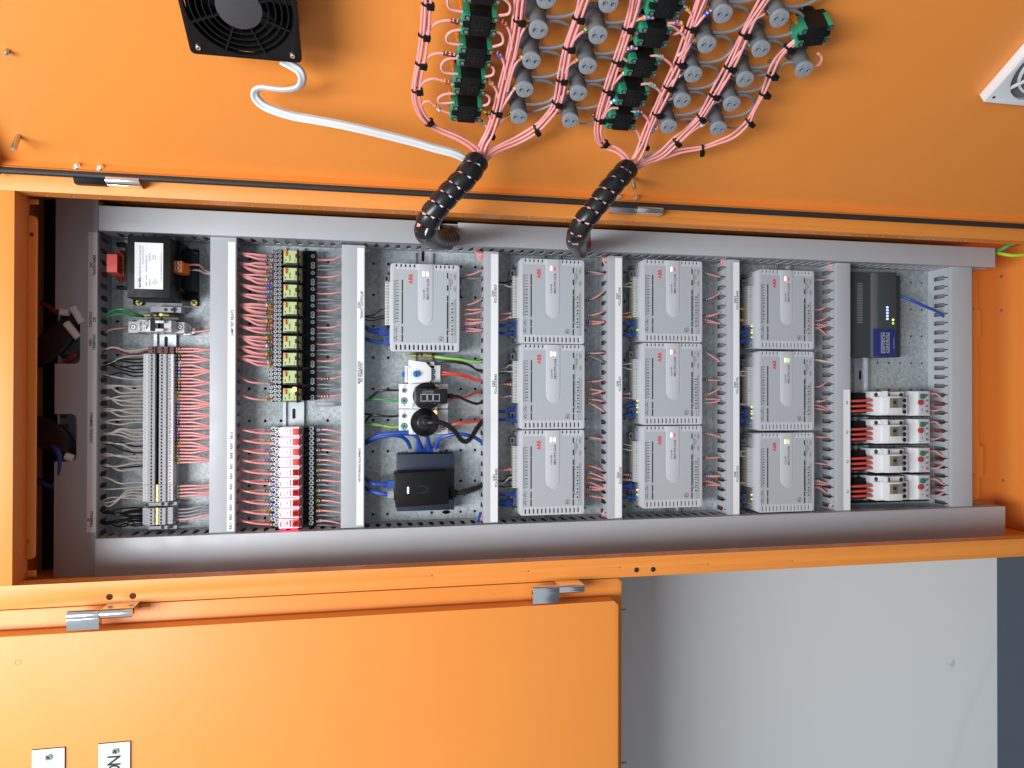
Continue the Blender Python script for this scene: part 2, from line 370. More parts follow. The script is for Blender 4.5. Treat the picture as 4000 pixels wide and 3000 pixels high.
# mounting pan with its grid of holes
pu0, pu1 = P(1900, 2160, 0).x, P(1900, 905, 0).x; pv0, pv1 = P(3799, 1500, 0).y, P(215, 1500, 0).y
g0 = P(1516, 1519, 0); du, dv = .0555, .0260; m = MB(CO)
def plain(a, b, c, d):
    if b - a > 1e-5 and d - c > 1e-5: m._add([(a, c, 0), (b, c, 0), (b, d, 0), (a, d, 0)], [(0, 1, 2, 3)])
j0 = math.ceil((pu0 - g0.x) / du + .5); j1 = math.floor((pu1 - g0.x) / du - .5); i0 = math.ceil((pv0 - g0.y) / dv + .5); i1 = math.floor((pv1 - g0.y) / dv - .5)
ca, cb, cc, cd = g0.x + (j0 - .5) * du, g0.x + (j1 + .5) * du, g0.y + (i0 - .5) * dv, g0.y + (i1 + .5) * dv
plain(pu0, ca, pv0, pv1); plain(cb, pu1, pv0, pv1); plain(ca, cb, pv0, cc); plain(ca, cb, cd, pv1)
for i in range(i0, i1 + 1):
    for j in range(j0, j1 + 1):
        x, y = g0.x + j * du, g0.y + i * dv
        if i % 7 > 4: plain(x - du / 2, x + du / 2, y - dv / 2, y + dv / 2); continue
        ru, rv = (.0036, .008) if (i, j) in ((-4, j1), (-4, j0)) else (.0026, .0026)
        c8 = [(math.cos(k * math.pi / 4), math.sin(k * math.pi / 4)) for k in range(8)]; o8 = [(1, 0), (1, 1), (0, 1), (-1, 1), (-1, 0), (-1, -1), (0, -1), (1, -1)]
        m._add([(x + a * du / 2, y + b * dv / 2, 0) for a, b in o8] + [(x + a * ru, y + b * rv, 0) for a, b in c8] + [(x + a * ru, y + b * rv, -.002) for a, b in c8],
               [(k, (k + 1) % 8, 8 + (k + 1) % 8, 8 + k) for k in range(8)] + [(8 + k, 8 + (k + 1) % 8, 16 + (k + 1) % 8, 16 + k) for k in range(8)])
m.build('mounting_pan', 'galvanised', CB)
m = MB(CO); ea = P(3796, 1500, 0).y
prof = [(P(3790, y, 0).x, P(x, 1500, 0).y) for x, y in ((3812, 1062), (3818, 1210), (3826, 1212), (3827, 1315), (3814, 1318), (3820, 1480), (3816, 1680), (3822, 1742), (3836, 1746), (3836, 1860), (3822, 1863), (3822, 1948), (3812, 1950))]
m.prism([(prof[-1][0], ea), (prof[0][0], ea)] + [(a, b) for a, b in prof], [], .0005, .0022); m.build('pan_edge_strip', 'orange_paint', CB)
for x, y in ((3805, 1853), (3803, 1060), (3802, 1208), (3802, 1942)):
    m = MB(CO); p = P(x, y, .003); m.screw(p.x, p.y, .0032, .0045, 0, 1); m.build('screw', ['steel', 'ink'], CB)
# black panel across the top of the enclosure
m = MB(CO); m.box(ou0 + .004, ou1 - .004, P(212, 1500, .02).y, vtop - .004, .012, .016); m.box(ou0 + .004, ou1 - .004, P(170, 1500, .02).y, P(168, 1500, .02).y, .016, .019); m.build('black_panel', 'black_plastic', CB)
m = MB(CO); m.box(TBX + .001, ou1 - .003, vbot + .35, vtop - .01, .004, .006); m.build('gap_shade_plate', 'black_plastic', CB)  # black plate added to darken the shaded gap beside the trunking lid
# hinges of the door: leaf block, barrel, screws
def hinge(x0, x1, x2, y, leafmat):
    a = MB(CO); wb = 0.236
    h = None
    pa, pb, pc = P(x0, y, wb), P(x1, y, wb), P(x2, y + 5, wb)
    h = MB(CO).cyl(pb.x, wb, .0062, pb.y, pc.y, 16, ax='v').box(pb.x - .0062, pb.x + .012, pc.y, pb.y, wb - .016, wb - .002).build('hinge', 'chrome', CB, bev=.0006)
    MB(CO).prism([(pa.x - .004, wb - .012), (pa.x + .008, wb - .012), (pa.x + .008, wb + .001), (pa.x + .002, wb + .003), (pa.x - .004, wb - .001)], [], pb.y + .0006, pa.y, 'uw').build('hinge_leaf', leafmat, h, bev=.0005)
hinge(288, 416, 548, 703, 'black_plastic'); hinge(2386, 2486, 2586, 818, 'steel')
# black plugs in the frame
for x, y in ((2487, 2227), (2552, 2225)):
    p = P(x, y, FW + .001); m = MB(CO); m.cyl(p.x, p.y, .0042, FW, FW + .0015, 14, .0030); m.build('plug', 'black_rubber', CB, bev=.0004)
# ------------------------------------------------------------------ the open door
AD = 0.52
dv1 = DL(2, 612, 0)[1]
dx0 = 0.0
m = MB(); DO = Vector((DB.x, 0, DB.z))
m.box(0, AD, vbot - .25, dv1, -.0018, 0); dob = m
door = MB(); 
door.box(0, AD, vbot - .25, dv1, -.0018, 0)
door.box(-.0018, 0, vbot - .25, dv1 + .0018, -.0018, .0125)          # folded lip at the hinge side
door.box(-.0018, .0, vbot - .25, dv1 + .0018, .0105, .0128)
door.box(0, AD, dv1, dv1 + .0018, -.0018, .0125)                       # folded lip along the top
dme = door.mesh('door', 'orange_paint')
DOOR = bpy.data.objects.new('door', dme); COL.objects.link(DOOR); DOOR.parent = CB
DOOR.location = Vector((DO.x, -DO.z, 0)) - Vector((CO.x, -CO.z, CO.y)); DOOR.rotation_euler = (0, 0, DRZ)
g = MB(); g.tube([(-.0035, dv1 - .001, .017), (-.0035, .8, .017), (-.0035, vbot - .25, .017)], .0044, 10, res=1)
g.tube([(-.0035, dv1 - .002, .017), (-.001, dv1 + .004, .017), (.006, dv1 + .0055, .017), (.2, dv1 + .0055, .017), (AD, dv1 + .0055, .017)], .0044, 10, res=3); g.build('gasket', 'gasket', DOOR)
def dpart(mb, name, mats, bev=0): return mb.build(name, mats, DOOR, bev)
a, v, h = DL(72, 530, 0); dpart(MB().cyl(a, v, .0033, 0, .024, 12), 'stud', 'steel', .0005)
a, v, h = DL(2468, 690, 0); dpart(MB().cyl(a, v, .0033, 0, .024, 12), 'stud', 'steel', .0005)
a, v, h = DL(30, 196, 0); dpart(MB().cyl(a, v, .003, 0, .006, 6).cyl(a, v, .0016, .006, .009, 8), 'screw', 'steel')
for x, y in ((298, 645), (390, 653), (2415, 776), (2483, 778)):
    pp = DL(x, y, .006); m = MB(); m.cyl(pp[1], .006, .0052, 0, .0022, 8, .0044, ax='u').cyl(pp[1], .006, .0022, .0022, .0045, 6, ax='u'); dpart(m, 'screw', 'chrome')
for x, y in ((1924, 410), (2317, 445), (3128, 25), (3005, 237), (2688, 475)):
    a, v, h = DL(x, y, 0); dpart(MB().cyl(a, v, .0028, 0, .003, 6).cyl(a, v, .0013, .003, .007, 6), 'screw', 'steel')
# ------------------------------------------------------------------ neighbouring cabinet
NW0 = FW; NW1 = 0.254
na = P(1000, 2331, NW0).x - .001; nb = VX(2430, NW0, 2300); ndl = (P(100, 2461, NW0).x + P(1600, 2357, NW0).x) / 2
NO = Vector((na - .3, nb, 0)); NB = thing('neighbouring_cabinet', 'closed orange cabinet fixed beside the open one, below it in the photo', 'cabinet', NO)
m = MB(NO); m.prism([(na - .8, nb), (na - .006, nb), (na, nb + .006), (na, vtop + .1), (na - .8, vtop + .1)], [], -.05, NW0 - .001); m.build('cabinet_body', 'orange_paint', NB, bev=.002)
m = MB(NO); m.box(na - .8, ndl - .03, nb + .03, vtop + .1, NW0 - .001, NW0 + .009); m.build('door_seal', 'black_rubber', NB)
dbx = VX(2417, NW1, 2600)
m = MB(NO); m.prism([(na - .8, dbx), (ndl - .007, dbx), (ndl, dbx + .007), (ndl, vtop + .1), (na - .8, vtop + .1)], [], NW0 + .0095, NW1); ND = m.build('door', 'orange_paint', NB, bev=.0018)
def nhinge(x0, x1, x2, y):
    wb = 0.25; a, b, c = P(x0, y, wb), P(x1, y - 4, wb), P(x2, y - 12, wb)
    h = MB(NO).cyl(b.x, wb, .0062, c.y, b.y - .0005, 18, ax='v').box(b.x - .004, b.x + .0058, c.y, b.y - .0005, NW0, wb).build('hinge', 'chrome', NB, bev=.0007)
    MB(NO).cyl(b.x, wb, .0064, b.y, a.y, 18, ax='v').prism([(b.x + .004, wb), (b.x - .013, wb - .008), (b.x - .019, wb + .004), (b.x - .004, wb + .006)], [], b.y, a.y, 'uw').build('hinge_leaf', 'chrome', h, bev=.0006)
nhinge(265, 392, 520, 2402); nhinge(2079, 2180, 2280, 2306)
for x, y in ((70, 2587), (2321, 2444)):
    p = P(x, y, NW1); MB(NO).ring(p.x, p.y, .0032, .0038, NW1, NW1 + .0003, 20).build('weld_mark', 'orange_paint', ND)
for y in (2388, 2985):
    p = P(2436, y, .20); MB(NO).cyl(p.x, .20, .004, p.y - .004, nb, 8, ax='v').build('screw', 'steel', NB)
# engraved plates screwed to the neighbouring door
def plate(x0, y0, x1, scr, txt, label):
    p0 = P(x0, y0, NW1 + .002); p1 = P(x1, y0 - 9, NW1 + .002); org = Vector(((p0.x - .06), p1.y, NW1)); t = thing('sign_plate', label, 'sign', org, 'engraved plates on the neighbouring door')
    MB(org).box(p0.x - .12, p0.x, p1.y, p0.y, NW1, NW1 + .0012).build('plate_core', 'black_plastic', t); MB(org).box(p0.x - .12, p0.x - .0006, p1.y + .0006, p0.y - .0006, NW1 + .0012, NW1 + .0022).build('plate_face', 'label_white', t)
    s = P(*scr, NW1 + .003); MB(org).screw(s.x, s.y, .0042, NW1 + .0042, 0, 1).build('screw', ['steel', 'ink'], t, bev=0)
    if txt:
        for ch, px, py in txt:
            c = P(px, py, NW1 + .0024); MB(org).text(ch, c.x, c.y, NW1 + .0025, .0125, .0162, True).build('lettering', 'ink', t)
plate(123, 2930, 254, (189, 2958), None, 'blank white plate with one screw at bottom left of photo')
plate(383, 2906, 510, (450, 2934), [('N', 445, 2971), ('O', 445, 3006)], 'white plate lettered ON in black on the closed door')
# ------------------------------------------------------------------ wiring trunking
LH, LV = 0.063, 0.075
def slots(a, b, pitch, w0=.016, w1=.046, off=0):
    o = []; s = a + pitch * (0.5 + off)
    while s < b - .006:
        h = .0042; o.append([(s - h + .0012, w0), (s + h - .0012, w0), (s + h, w0 + .0012), (s + h, w1 - .003), (s + .0012, w1), (s + .0008, w1 + .007), (s - .0008, w1 + .007), (s - .0012, w1), (s - h, w1 - .003), (s - h, w0 + .0012)]); s += pitch
    return o
ITO = bpy.data.objects
def htrunk(x0, x1, y0, y1, label, strip=None, texts=(), lidcut=None, pitch=.0182):
    xm, ym = (x0 + x1) / 2, (y0 + y1) / 2
    a, b = P(xm, y1, LH).x, P(xm, y0, LH).x; c, d = P(x1, ym, LH).y, P(x0, ym, LH).y; org = Vector(((a + b) / 2, c, 0))
    t = thing('cable_trunking', label, 'trunking', org, 'grey slotted wiring trunking')
    m = MB(org); m.box(a, b, c + .0008, d - .0008, .0003, .0018)
    for vv in (c + .0008, d - .0023): m.prism([(a, .0018), (b, .0018), (b, LH - .0105), (a, LH - .0105)], slots(a, b, pitch), vv, vv + .0015, 'uw')
    m.build('trunking_body', 'grey_pvc', t)
    m = MB(org); lp = rect(a, b, c, d)
    if lidcut: lp = lidcut(a, b, c, d)
    m.prism(lp, [], LH - .002, LH)
    if not lidcut: m.box(a, b, d - .0012, d, LH - .010, LH - .002)
    m.box(a, b, c, c + .0012, LH - .010, LH - .002); m.build('trunking_lid', 'grey_pvc', t, bev=.0006)
    if strip:
        sx0, sy0, sx1, sy1 = strip; sm = MB(org).px(sx0, sy0, sx1, sy1, LH, LH + .0004).build('label_strip', 'label_white', t)
        for (tx, px, py, L) in texts:
            p = P(px, py, LH); sc = F / ((p - Vector((0, HC, CD))).dot(Vector((MF[0], MF[2], -MF[1]))))
            MB(org).text(tx, p.x, p.y, LH + .0006, L / sc, .0043, True).build('lettering', 'ink', sm)
    return t
def cut1(a, b, c, d):
    q = lambda x, y: (P(x, y, LH).x, P(x, y, LH).y)
    pts = [(a, c), (b, c), (b, d)]
    for xx, ya, yb in ((313, 1210, 1421), (299, 1617, 1802)):
        A, B = q(xx, ya), q(xx, yb); r = .007
        pts += [(A[0], d), (A[0], A[1] + r), (A[0] - r * .3, A[1] + r * .3), (A[0] - r, A[1]), (B[0] + r, A[1]), (B[0] + r * .3, A[1] + r * .3), (B[0], A[1] + r), (B[0], d)]
    return pts + [(a, d)]
htrunk(213, 380, 772, 2262, 'wide grey trunking with two notches at left end of cabinet', (342, 907, 377, 2080), [('24V', 356, 1035, 20), ('TRANSFORMER', 369, 1036, 82), ('CONTROLS', 354, 1248, 60), ('C/B', 369, 1249, 19), ('FIRE', 354, 1338, 25), ('TERMINALS', 368, 1337, 62), ('CONTROL TERMINALS', 357, 1670, 119), ('0V', 346, 2030, 13), ('TERMINALS', 358, 2028, 63)], cut1, .0188)
htrunk(819, 921, 926, 2082, 'grey trunking with strip reading LAMP TEST RELAYS', (889, 945, 917, 2074), [('LAMP TEST RELAYS', 907, 1261, 99)] + [('RR%d' % (10 - i), 905 - i * .5, y, 28 if i == 0 else 23) for i, y in enumerate((1701, 1743, 1780, 1821, 1860, 1900, 1942, 1982, 2020, 2056))], None, .0182)
htrunk(1333, 1424, 957, 2062, 'grey trunking with strip reading NETWORKING EQUIPMENT', (1394, 968, 1421, 2052), [('22301', 1402, 1191, 25), ('TENANCY CONTROLLER', 1413, 1191, 108), ('MSSB VENTILATION', 1402, 1455, 87), ('FAN THERMOSTAT', 1412, 1454, 78), ('NETWORKING EQUIPMENT', 1405, 1816, 133)])
htrunk(1890, 1947, 982, 2043, 'grey trunking with strip ending in RECP at the top', (1917, 992, 1945, 2039), [('22304', 1925, 1147, 24), ('FCU-L0-02-RECP', 1935, 1147, 71), ('22303', 1927, 1499, 24), ('FCU-L0-01A-BNKR', 1936, 1499, 77), ('22302', 1929, 1866, 24), ('PCU-L0-01-BNKR', 1938, 1866, 72)])
htrunk(2376, 2431, 1000, 2027, 'grey trunking with strip lettered CONS, INT and WAIT', (2403, 1007, 2429, 2022), [('22307', 2411, 1157, 23), ('FCU-L0-05-CONS', 2420, 1158, 70), ('22306', 2412, 1499, 23), ('FCU-L0-04-INT', 2421, 1499, 58), ('22305', 2414, 1856, 23), ('FCU-L0-03-WAIT', 2423, 1856, 66)])
htrunk(2845, 2889, 1014, 2013, 'grey trunking with strip lettered CTRL and CLN', (2865, 1025, 2888, 2009), [('223010', 2871, 1171, 27), ('FCU-L0-01B-BNKR', 2880, 1172, 74), ('22309', 2871, 1503, 22), ('FCU-L0-07-CTRL', 2880, 1504, 64), ('22308', 2871, 1853, 22), ('FCU-L0-06-CLN', 2880, 1851, 62)])
htrunk(3268, 3322, 1027, 1999, 'grey trunking with short strip lettered K1 to K4', (3296, 1522, 3321, 1993), [('K4', 3308, 1573, 11), ('K3', 3309, 1688, 11), ('K2', 3310, 1803, 11), ('K1', 3311, 1920, 11)])
htrunk(3718, 3798, 1043, 1988, 'last grey trunking without a strip, at the right end')
def vtrunk(ya, yb, xs, xe, segs, label, inner, pitch=.0183):
    a, b = sorted((ya, yb)); c, d = VX(xe, LV), VX(xs, LV); org = Vector(((a + b) / 2, c, 0)); t = thing('cable_trunking', label, 'trunking', org, 'grey slotted wiring trunking')
    m = MB(org); m.box(a + .001, b - .001, c, d, .0003, .0018); k = -1 if inner == 'low' else 1
    for uu in (a + .0008, b - .0023): m.prism([(c, .0018), (d, .0018), (d, LV - .0105), (c, LV - .0105)], slots(c, d, pitch, .018, .052), uu, uu + .0015, 'vw')
    m.build('trunking_body', 'grey_pvc', t)
    for x0, x1 in segs:
        e, f = VX(x1, LV), VX(x0, LV); m = MB(org); m.box(a, b, e, f, LV - .002, LV); m.box(a, a + .0012, e, f, LV - .011, LV - .002); m.box(b - .0012, b, e, f, LV - .011, LV - .002); m.build('trunking_lid', 'grey_pvc', t, bev=.0007)
    return a, b
TA = (P(381, 899, LV).x + P(3797, 1041, LV).x) / 2; TBu = (P(381, 802, LV).x + P(3889, 969, LV).x) / 2
vtrunk(TA, TBu, 381, 3889, [(381, 1716), (1788, 2229), (2308, 3889)], 'long grey trunking along the top of photo, lid in three lengths', 'low')
BAu = (P(374, 2100, LV).x + P(3798, 1987, LV).x) / 2; BBu = (P(374, 2259, LV).x + P(3925, 2103, LV).x) / 2
vtrunk(BAu, BBu, 375, 3926, [(375, 3926)], 'long grey trunking along the bottom of the open cabinet', 'high')
# wires lying inside the trunking, seen through the slots
def inside(x, ya, yb, ms, label):
    o = P(x, (ya + yb) / 2, .03); b = MB(o)
    for i, mm in enumerate(ms):
        b.mat(i)
        for k in range(3):
            pts = []; x2 = x + random.uniform(-14, 14); w = random.uniform(.016, .046)
            for j in range(7): pts.append(P(x2 + random.uniform(-4, 4), ya + (yb - ya) * j / 6, w + random.uniform(-.004, .004)))
            b.tube(pts, .0016, 5, res=2)
    tag(b.build('wire_bundle', ms), label, 'wires', 'wires lying inside the trunking')
for x, ya, yb, ms, nm in ((872, 950, 2060, ['pink_wire'], 'under the LAMP TEST RELAYS strip'), (1380, 980, 2040, ['pink_wire', 'grey_wire'], 'under the NETWORKING EQUIPMENT strip'), (1916, 1000, 2020, ['pink_wire', 'red_wire'], 'under the RECP strip'), (2398, 1020, 2000, ['blue_wire', 'blue_wire', 'pink_wire'], 'under the CONS strip'), (2860, 1030, 2000, ['blue_wire', 'pink_wire', 'black_wire'], 'under the CTRL strip'), (3285, 1050, 1980, ['pink_wire', 'black_wire'], 'under the K1 to K4 strip'), (3745, 1060, 1970, ['pink_wire', 'black_wire', 'darkred_wire'], 'in the last trunking at the right')):
    inside(x, ya, yb, ms, 'loose wires inside the trunking ' + nm)
def inside_v(u, xa, xb, label):
    b = MB((u, VX((xa + xb) / 2, .03), .03))
    for k in range(9):
        uu = u + random.uniform(-.013, .013); w = random.uniform(.018, .055); b.tube([(uu + random.uniform(-.003, .003), VX(xa, .03) + (VX(xb, .03) - VX(xa, .03)) * j / 14, w + random.uniform(-.005, .005)) for j in range(15)], .0015, 5, res=2)
    tag(b.build('wire_bundle', 'pink_wire'), label, 'wires', 'wires lying inside the trunking')
inside_v((TA + TBu) / 2, 420, 3800, 'pink wires inside the long trunking along the top'); inside_v((BAu + BBu) / 2, 420, 3800, 'pink wires inside the long trunking along the bottom')
# ------------------------------------------------------------------ row devices: helpers
def scp(p): return F / ((p - Vector((0, HC, CD))).dot(Vector((MF[0], MF[2], -MF[1]))))
class Z:
    def __init__(s, x, y, k): s.x, s.y, s.k = x, y, k
    def __call__(s, a, b): return (s.x + a / s.k, s.y + b / s.k)
    def P(s, a, b, w): return P(*s(a, b), w)
    def box(s, m, a0, b0, a1, b1, w0, w1, top=0): x0, y0 = s(a0, b0); x1, y1 = s(a1, b1); return m.px(x0, y0, x1, y1, w0, w1, top)
    def text(s, m, t, a, b, w, L, H, bold=False, rot=0): p = s.P(a, b, w); k = scp(p) * s.k; return m.text(t, p.x, p.y, w, L / k, H / k, bold, rot)
    def cyl(s, m, a, b, r, w0, w1, n=12, r2=None): p = s.P(a, b, w1); return m.cyl(p.x, p.y, r, w0, w1, n, r2)
    def screw(s, m, a, b, r, w, m0=None, m1=None): p = s.P(a, b, w); return m.screw(p.x, p.y, r, w, m0, m1)
    def org(s, a, b): return s.P(a, b, 0)
A1 = Z(350, 850, 3.318); A2 = Z(350, 1300, 3.318); A3 = Z(350, 1750, 3.318); A0 = Z(0, 700, 2.0733); A9 = Z(0, 1400, 1.8433)
B1 = Z(850, 900, 2.765); B2 = Z(850, 1500, 2.37); C1 = Z(1400, 950, 2.765); C2 = Z(1400, 1500, 2.765)
D1 = Z(1880, 950, 2.765); D2 = Z(1880, 1500, 2.765); E1 = Z(2380, 950, 2.765); E2 = Z(2380, 1500, 2.765)
G1 = Z(2860, 980, 3.77); G2 = Z(2860, 1400, 2.37); H1 = Z(3200, 1000, 3.0157); H2 = Z(3200, 1480, 2.6757)
# ------------------------------------------------------------------ DIN rails
def rail(x, y0, y1, label, cuts=()):
    c = P(x, (y0 + y1) / 2, .0075); a, b = P(x, y1, .0075).x, P(x, y0, .0075).x; v = c.y; m = MB((c.x, v, 0)); t = .001
    m.prism([(v - .0175, .0065), (v - .0135, .0065), (v - .0135, .0002), (v + .0135, .0002), (v + .0135, .0065), (v + .0175, .0065), (v + .0175, .0075), (v + .0125, .0075), (v + .0125, .0012), (v - .0125, .0012), (v - .0125, .0075), (v - .0175, .0075)], [], a, b, 'vw')
    o = tag(m.build('mounting_rail', 'rail_steel'), label, 'rail', 'metal mounting rails')
    for y in cuts:
        p = P(x, y, .0013); MB((c.x, v, 0)).prism(rrect(p.x - .009, p.x + .009, v - .0026, v + .0026, .0025), [], .0012, .0015).build('slot', 'black_plastic', o).location = (0, 0, 0)
rail(643, 1255, 2078, 'metal rail carrying the long row of grey terminals', (1335,)); rail(1147, 968, 2070, 'metal rail carrying the two relay rows', (1616,)); rail(1652, 988, 1700, 'metal rail behind the controller and power sockets', (1002,))
for x, n in ((2154, 'RECP'), (2626, 'CONS'), (3062, 'CTRL')): rail(x, 1000, 2015, 'metal rail behind the controllers beside the %s strip' % n)
rail(3368, 1060, 1960, 'metal rail in the right end bay below the dark controller', (1465,))
# ------------------------------------------------------------------ transformer
o = A1.org(765, 640); t = thing('transformer', 'black 24V transformer with white rating label', 'transformer', o)
m = MB(o); A1.box(m, 487, 238, 1046, 1036, .03, .10); A1.box(m, 500, 262, 1038, 1046, .0, .03); m.build('core_body', 'black_plastic', t, bev=.001)
m = MB(o); A1.box(m, 450, 372, 505, 908, .0, .072); m.build('bobbin_flange', 'black_plastic', t, bev=.002); m = MB(o); A1.box(m, 1040, 300, 1180, 950, .0, .056); A1.box(m, 1180, 420, 1335, 930, .0, .045); A1.box(m, 1046, 395, 1072, 930, .05, .082); m.build('winding', 'black_plastic', t, bev=.002)
for q4 in ((1200, 408, 1414, 1142, 0, .005), (560, 1062, 700, 1130, 0, .005), (350, 880, 520, 920, 0, .02), (345, 318, 440, 372, 0, .012)): m = MB(o); A1.box(m, *q4); m.build('mounting_foot', 'black_plastic', t, bev=.0008)
for a, b, mm in ((1360, 485, 'steel'), (1352, 1103, 'brass'), (640, 1100, 'brass'), (1365, 552, 'steel')):
    m = MB(o); A1.screw(m, a, b, .0052, .009, 0, 1); m.build('screw', [mm, 'ink'], t)
m = MB(o); A1.box(m, 583, 326, 952, 926, .1001, .1005); L = m.build('rating_label', 'label_white', t)
for s, a, b, l, h, bo in (('eureka', 645, 838, 128, 34, 1), ('EUR250-240-24 Control Transformer', 652, 560, 405, 17, 0), ('Rating 250VA 50/60Hz', 692, 485, 235, 13, 0), ('IP2X   RoHS      AS/NZS 61558   CE', 735, 685, 395, 14, 0), ('INPUT:', 780, 838, 85, 16, 0), ('OUTPUT:', 780, 510, 105, 16, 0), ('-5%', 822, 845, 36, 13, 0), ('240VAC', 849, 828, 80, 13, 0), ('+5%', 878, 845, 36, 13, 0), ('24VAC', 822, 512, 62, 13, 0), ('10.4A', 851, 515, 58, 13, 0), ('www.eurekaelectrical.com.au', 925, 640, 375, 16, 0)):
    m = MB(o); A1.text(m, s, a, b, .1008, l, h, bool(bo)); m.build('lettering', 'ink', L)
m = MB(o); A1.box(m, 206, 462, 371, 718, .030, .088, .0015); A1.box(m, 320, 395, 415, 465, .03, .052, .004); A1.box(m, 300, 715, 412, 800, .02, .05, .006); m.build('taped_terminal', 'red_tape', t, bev=.0015)
m = MB(o)
for k in range(4): A1.box(m, 376, 490 + k * 64, 446, 548 + k * 64, .03, .066); A1.box(m, 384, 497 + k * 64, 424, 541 + k * 64, .066, .068)
m.build('terminal_strip', 'orange_plastic', t, bev=.0006)
m = MB(o); A1.box(m, 1058, 562, 1195, 708, .03, .080); A1.box(m, 1195, 575, 1278, 735, .03, .060, .002)
m.mat(1)
for b in (592, 655): A1.cyl(m, 1130, b, .0030, .080, .0803, 14)
m.mat(2)
for b in (592, 655): p = A1.P(1130, b, .0806); m.box(p.x - .0024, p.x + .0024, p.y - .0006, p.y + .0007, .0803, .0808)
A1.text(m, '24', 1169, 590, .0804, 36, 22, True); A1.text(m, '0', 1169, 655, .0804, 18, 22, True); m.build('terminal_plug', ['orange_plastic', 'steel', 'ink'], t, bev=0)
wire([A1.P(1270, 615, .05), A1.P(1420, 615, .045), A1.P(1490, 680, .03), A1.P(1600, 730, .03)], .0016, 'pink_wire', 'wire', 'pink wire leaving the orange plug of the black transformer')
wire([A1.P(1270, 685, .045), A1.P(1400, 680, .04), A1.P(1500, 720, .028), A1.P(1600, 738, .028)], .0016, 'white_wire', 'wire', 'white wire leaving the orange plug of the black transformer')
# ------------------------------------------------------------------ earth terminal, end clamps, breaker
def clamp(z, a0, b0, a1, b1, label):
    o = z.org((a0 + a1) / 2, (b0 + b1) / 2); m = MB(o); z.box(m, a0, b0, a1, b1, .004, .030); z.box(m, a0 + (a1 - a0) * .35, b0, a1 - (a1 - a0) * .25, b1, .03, .036); m.mat(1)
    for f in (.5, .72): z.cyl(m, a0 + (a1 - a0) * f, (b0 + b1) / 2, .0028, .036, .0364, 10)
    tag(m.build('end_clamp', ['term_grey', 'ink'], bev=0), label, 'end clamp', 'grey end clamps on the rails')
clamp(A1, 790, 1158, 1185, 1228, 'grey end clamp between the black transformer and the breaker'); clamp(A3, 765, 703, 1130, 748, 'grey end clamp between two grey terminal groups'); clamp(A3, 765, 1010, 1130, 1052, 'grey end clamp below the last five grey terminals')
def earthterm(z, b, a, L, label):
    o = z.org(a, b); t = thing('earth_terminal', label, 'terminal', o, 'green and yellow earth terminals'); h = L * .5
    for nm, mm, b0, b1, w in (('body', 'earth_green', b - 16, b, .045), ('stripe', 'earth_yellow', b, b + 16, .0452)):
        m = MB(o); z.box(m, a - h, b0, a - h * .1, b1, .008, w); z.box(m, a + h * .05, b0, a + h * .75, b1, .008, w); z.box(m, a - h, b0, a + h, b1, .004, w * .72); m.build(nm, mm, t, bev=.0004)
    for f in (-.42, .2): m = MB(o); z.cyl(m, a + h * f, b, .0026, .0452, .0456, 10); m.build('screw_hole', 'ink' if f < 0 else 'brass', t)
earthterm(A1, 1258, 885, 380, 'green and yellow earth terminal above the white breaker'); earthterm(C1, 1208, 690, 270, 'green and yellow earth terminal under the first controller')
o = A1.org(1040, 1322); m = MB(o); A1.box(m, 735, 1292, 1150, 1326, .006, .040); m.mat(1); A1.cyl(m, 815, 1310, .0025, .04, .0403, 10); A1.cyl(m, 935, 1310, .0025, .04, .0403, 10); tag(m.build('feed_terminal', ['mid_grey', 'ink']), 'dark grey terminal squeezed against the white breaker', 'terminal')
o = A1.org(880, 1410); t = thing('circuit_breaker', 'white single pole breaker with black toggle', 'breaker', o)
m = MB(o); A1.box(m, 500, 1345, 632, 1492, .005, .046); A1.box(m, 630, 1330, 1058, 1480, .005, .066); A1.box(m, 960, 1335, 1100, 1482, .005, .056); A1.box(m, 1058, 1352, 1228, 1496, .005, .046); m.build('breaker_body', 'white_plastic', t, bev=.0008)
m = MB(o); A1.box(m, 785, 1332, 846, 1472, .0662, .0668); A1.box(m, 852, 1368, 958, 1438, .0662, .067); m.build('toggle_well', 'black_plastic', t)
m = MB(o); A1.box(m, 850, 1334, 962, 1366, .066, .076); A1.box(m, 850, 1438, 956, 1472, .066, .076); m.build('toggle', 'white_plastic', t, bev=.0008)
m = MB(o); A1.box(m, 866, 1372, 885, 1432, .066, .072); m.build('toggle_bar', 'dark_grey', t)
for a in (566, 1172): m = MB(o); m.mat(1); A1.cyl(m, a, 1418, .0046, .046, .0464, 14); A1.screw(m, a, 1418, .0034, .0475, 0, 1); m.build('screw', ['steel', 'ink'], t)
m = MB(o); A1.text(m, 'eureka', 655, 1405, .0664, 128, 34, True); A1.text(m, 'LSB31P10-C', 687, 1405, .0664, 120, 12); A1.text(m, 'C10', 712, 1440, .0664, 45, 13, True); p = A1.P(733, 1370, .0664); m.prism([(p.x - .006, p.y - .003), (p.x + .006, p.y - .003), (p.x, p.y + .0045)], [[(p.x - .0042, p.y - .0021), (p.x + .0042, p.y - .0021), (p.x, p.y + .003)]], .0664, .0666); A1.box(m, 732, 1410, 744, 1444, .0663, .0667); m.build('lettering', 'ink', t)
wire([A1.P(510, 1425, .03), A1.P(400, 1435, .038), A1.P(280, 1450, .04), A1.P(205, 1492, .036)], .0016, 'pink_wire', 'wire', 'pink wire from the white breaker to the left trunking')
wire([A1.P(1285, 1460, .02), A1.P(1380, 1478, .03), A1.P(1480, 1470, .035), A1.P(1600, 1435, .035)], .0016, 'pink_wire', 'wire', 'pink wire from the white breaker to the right')
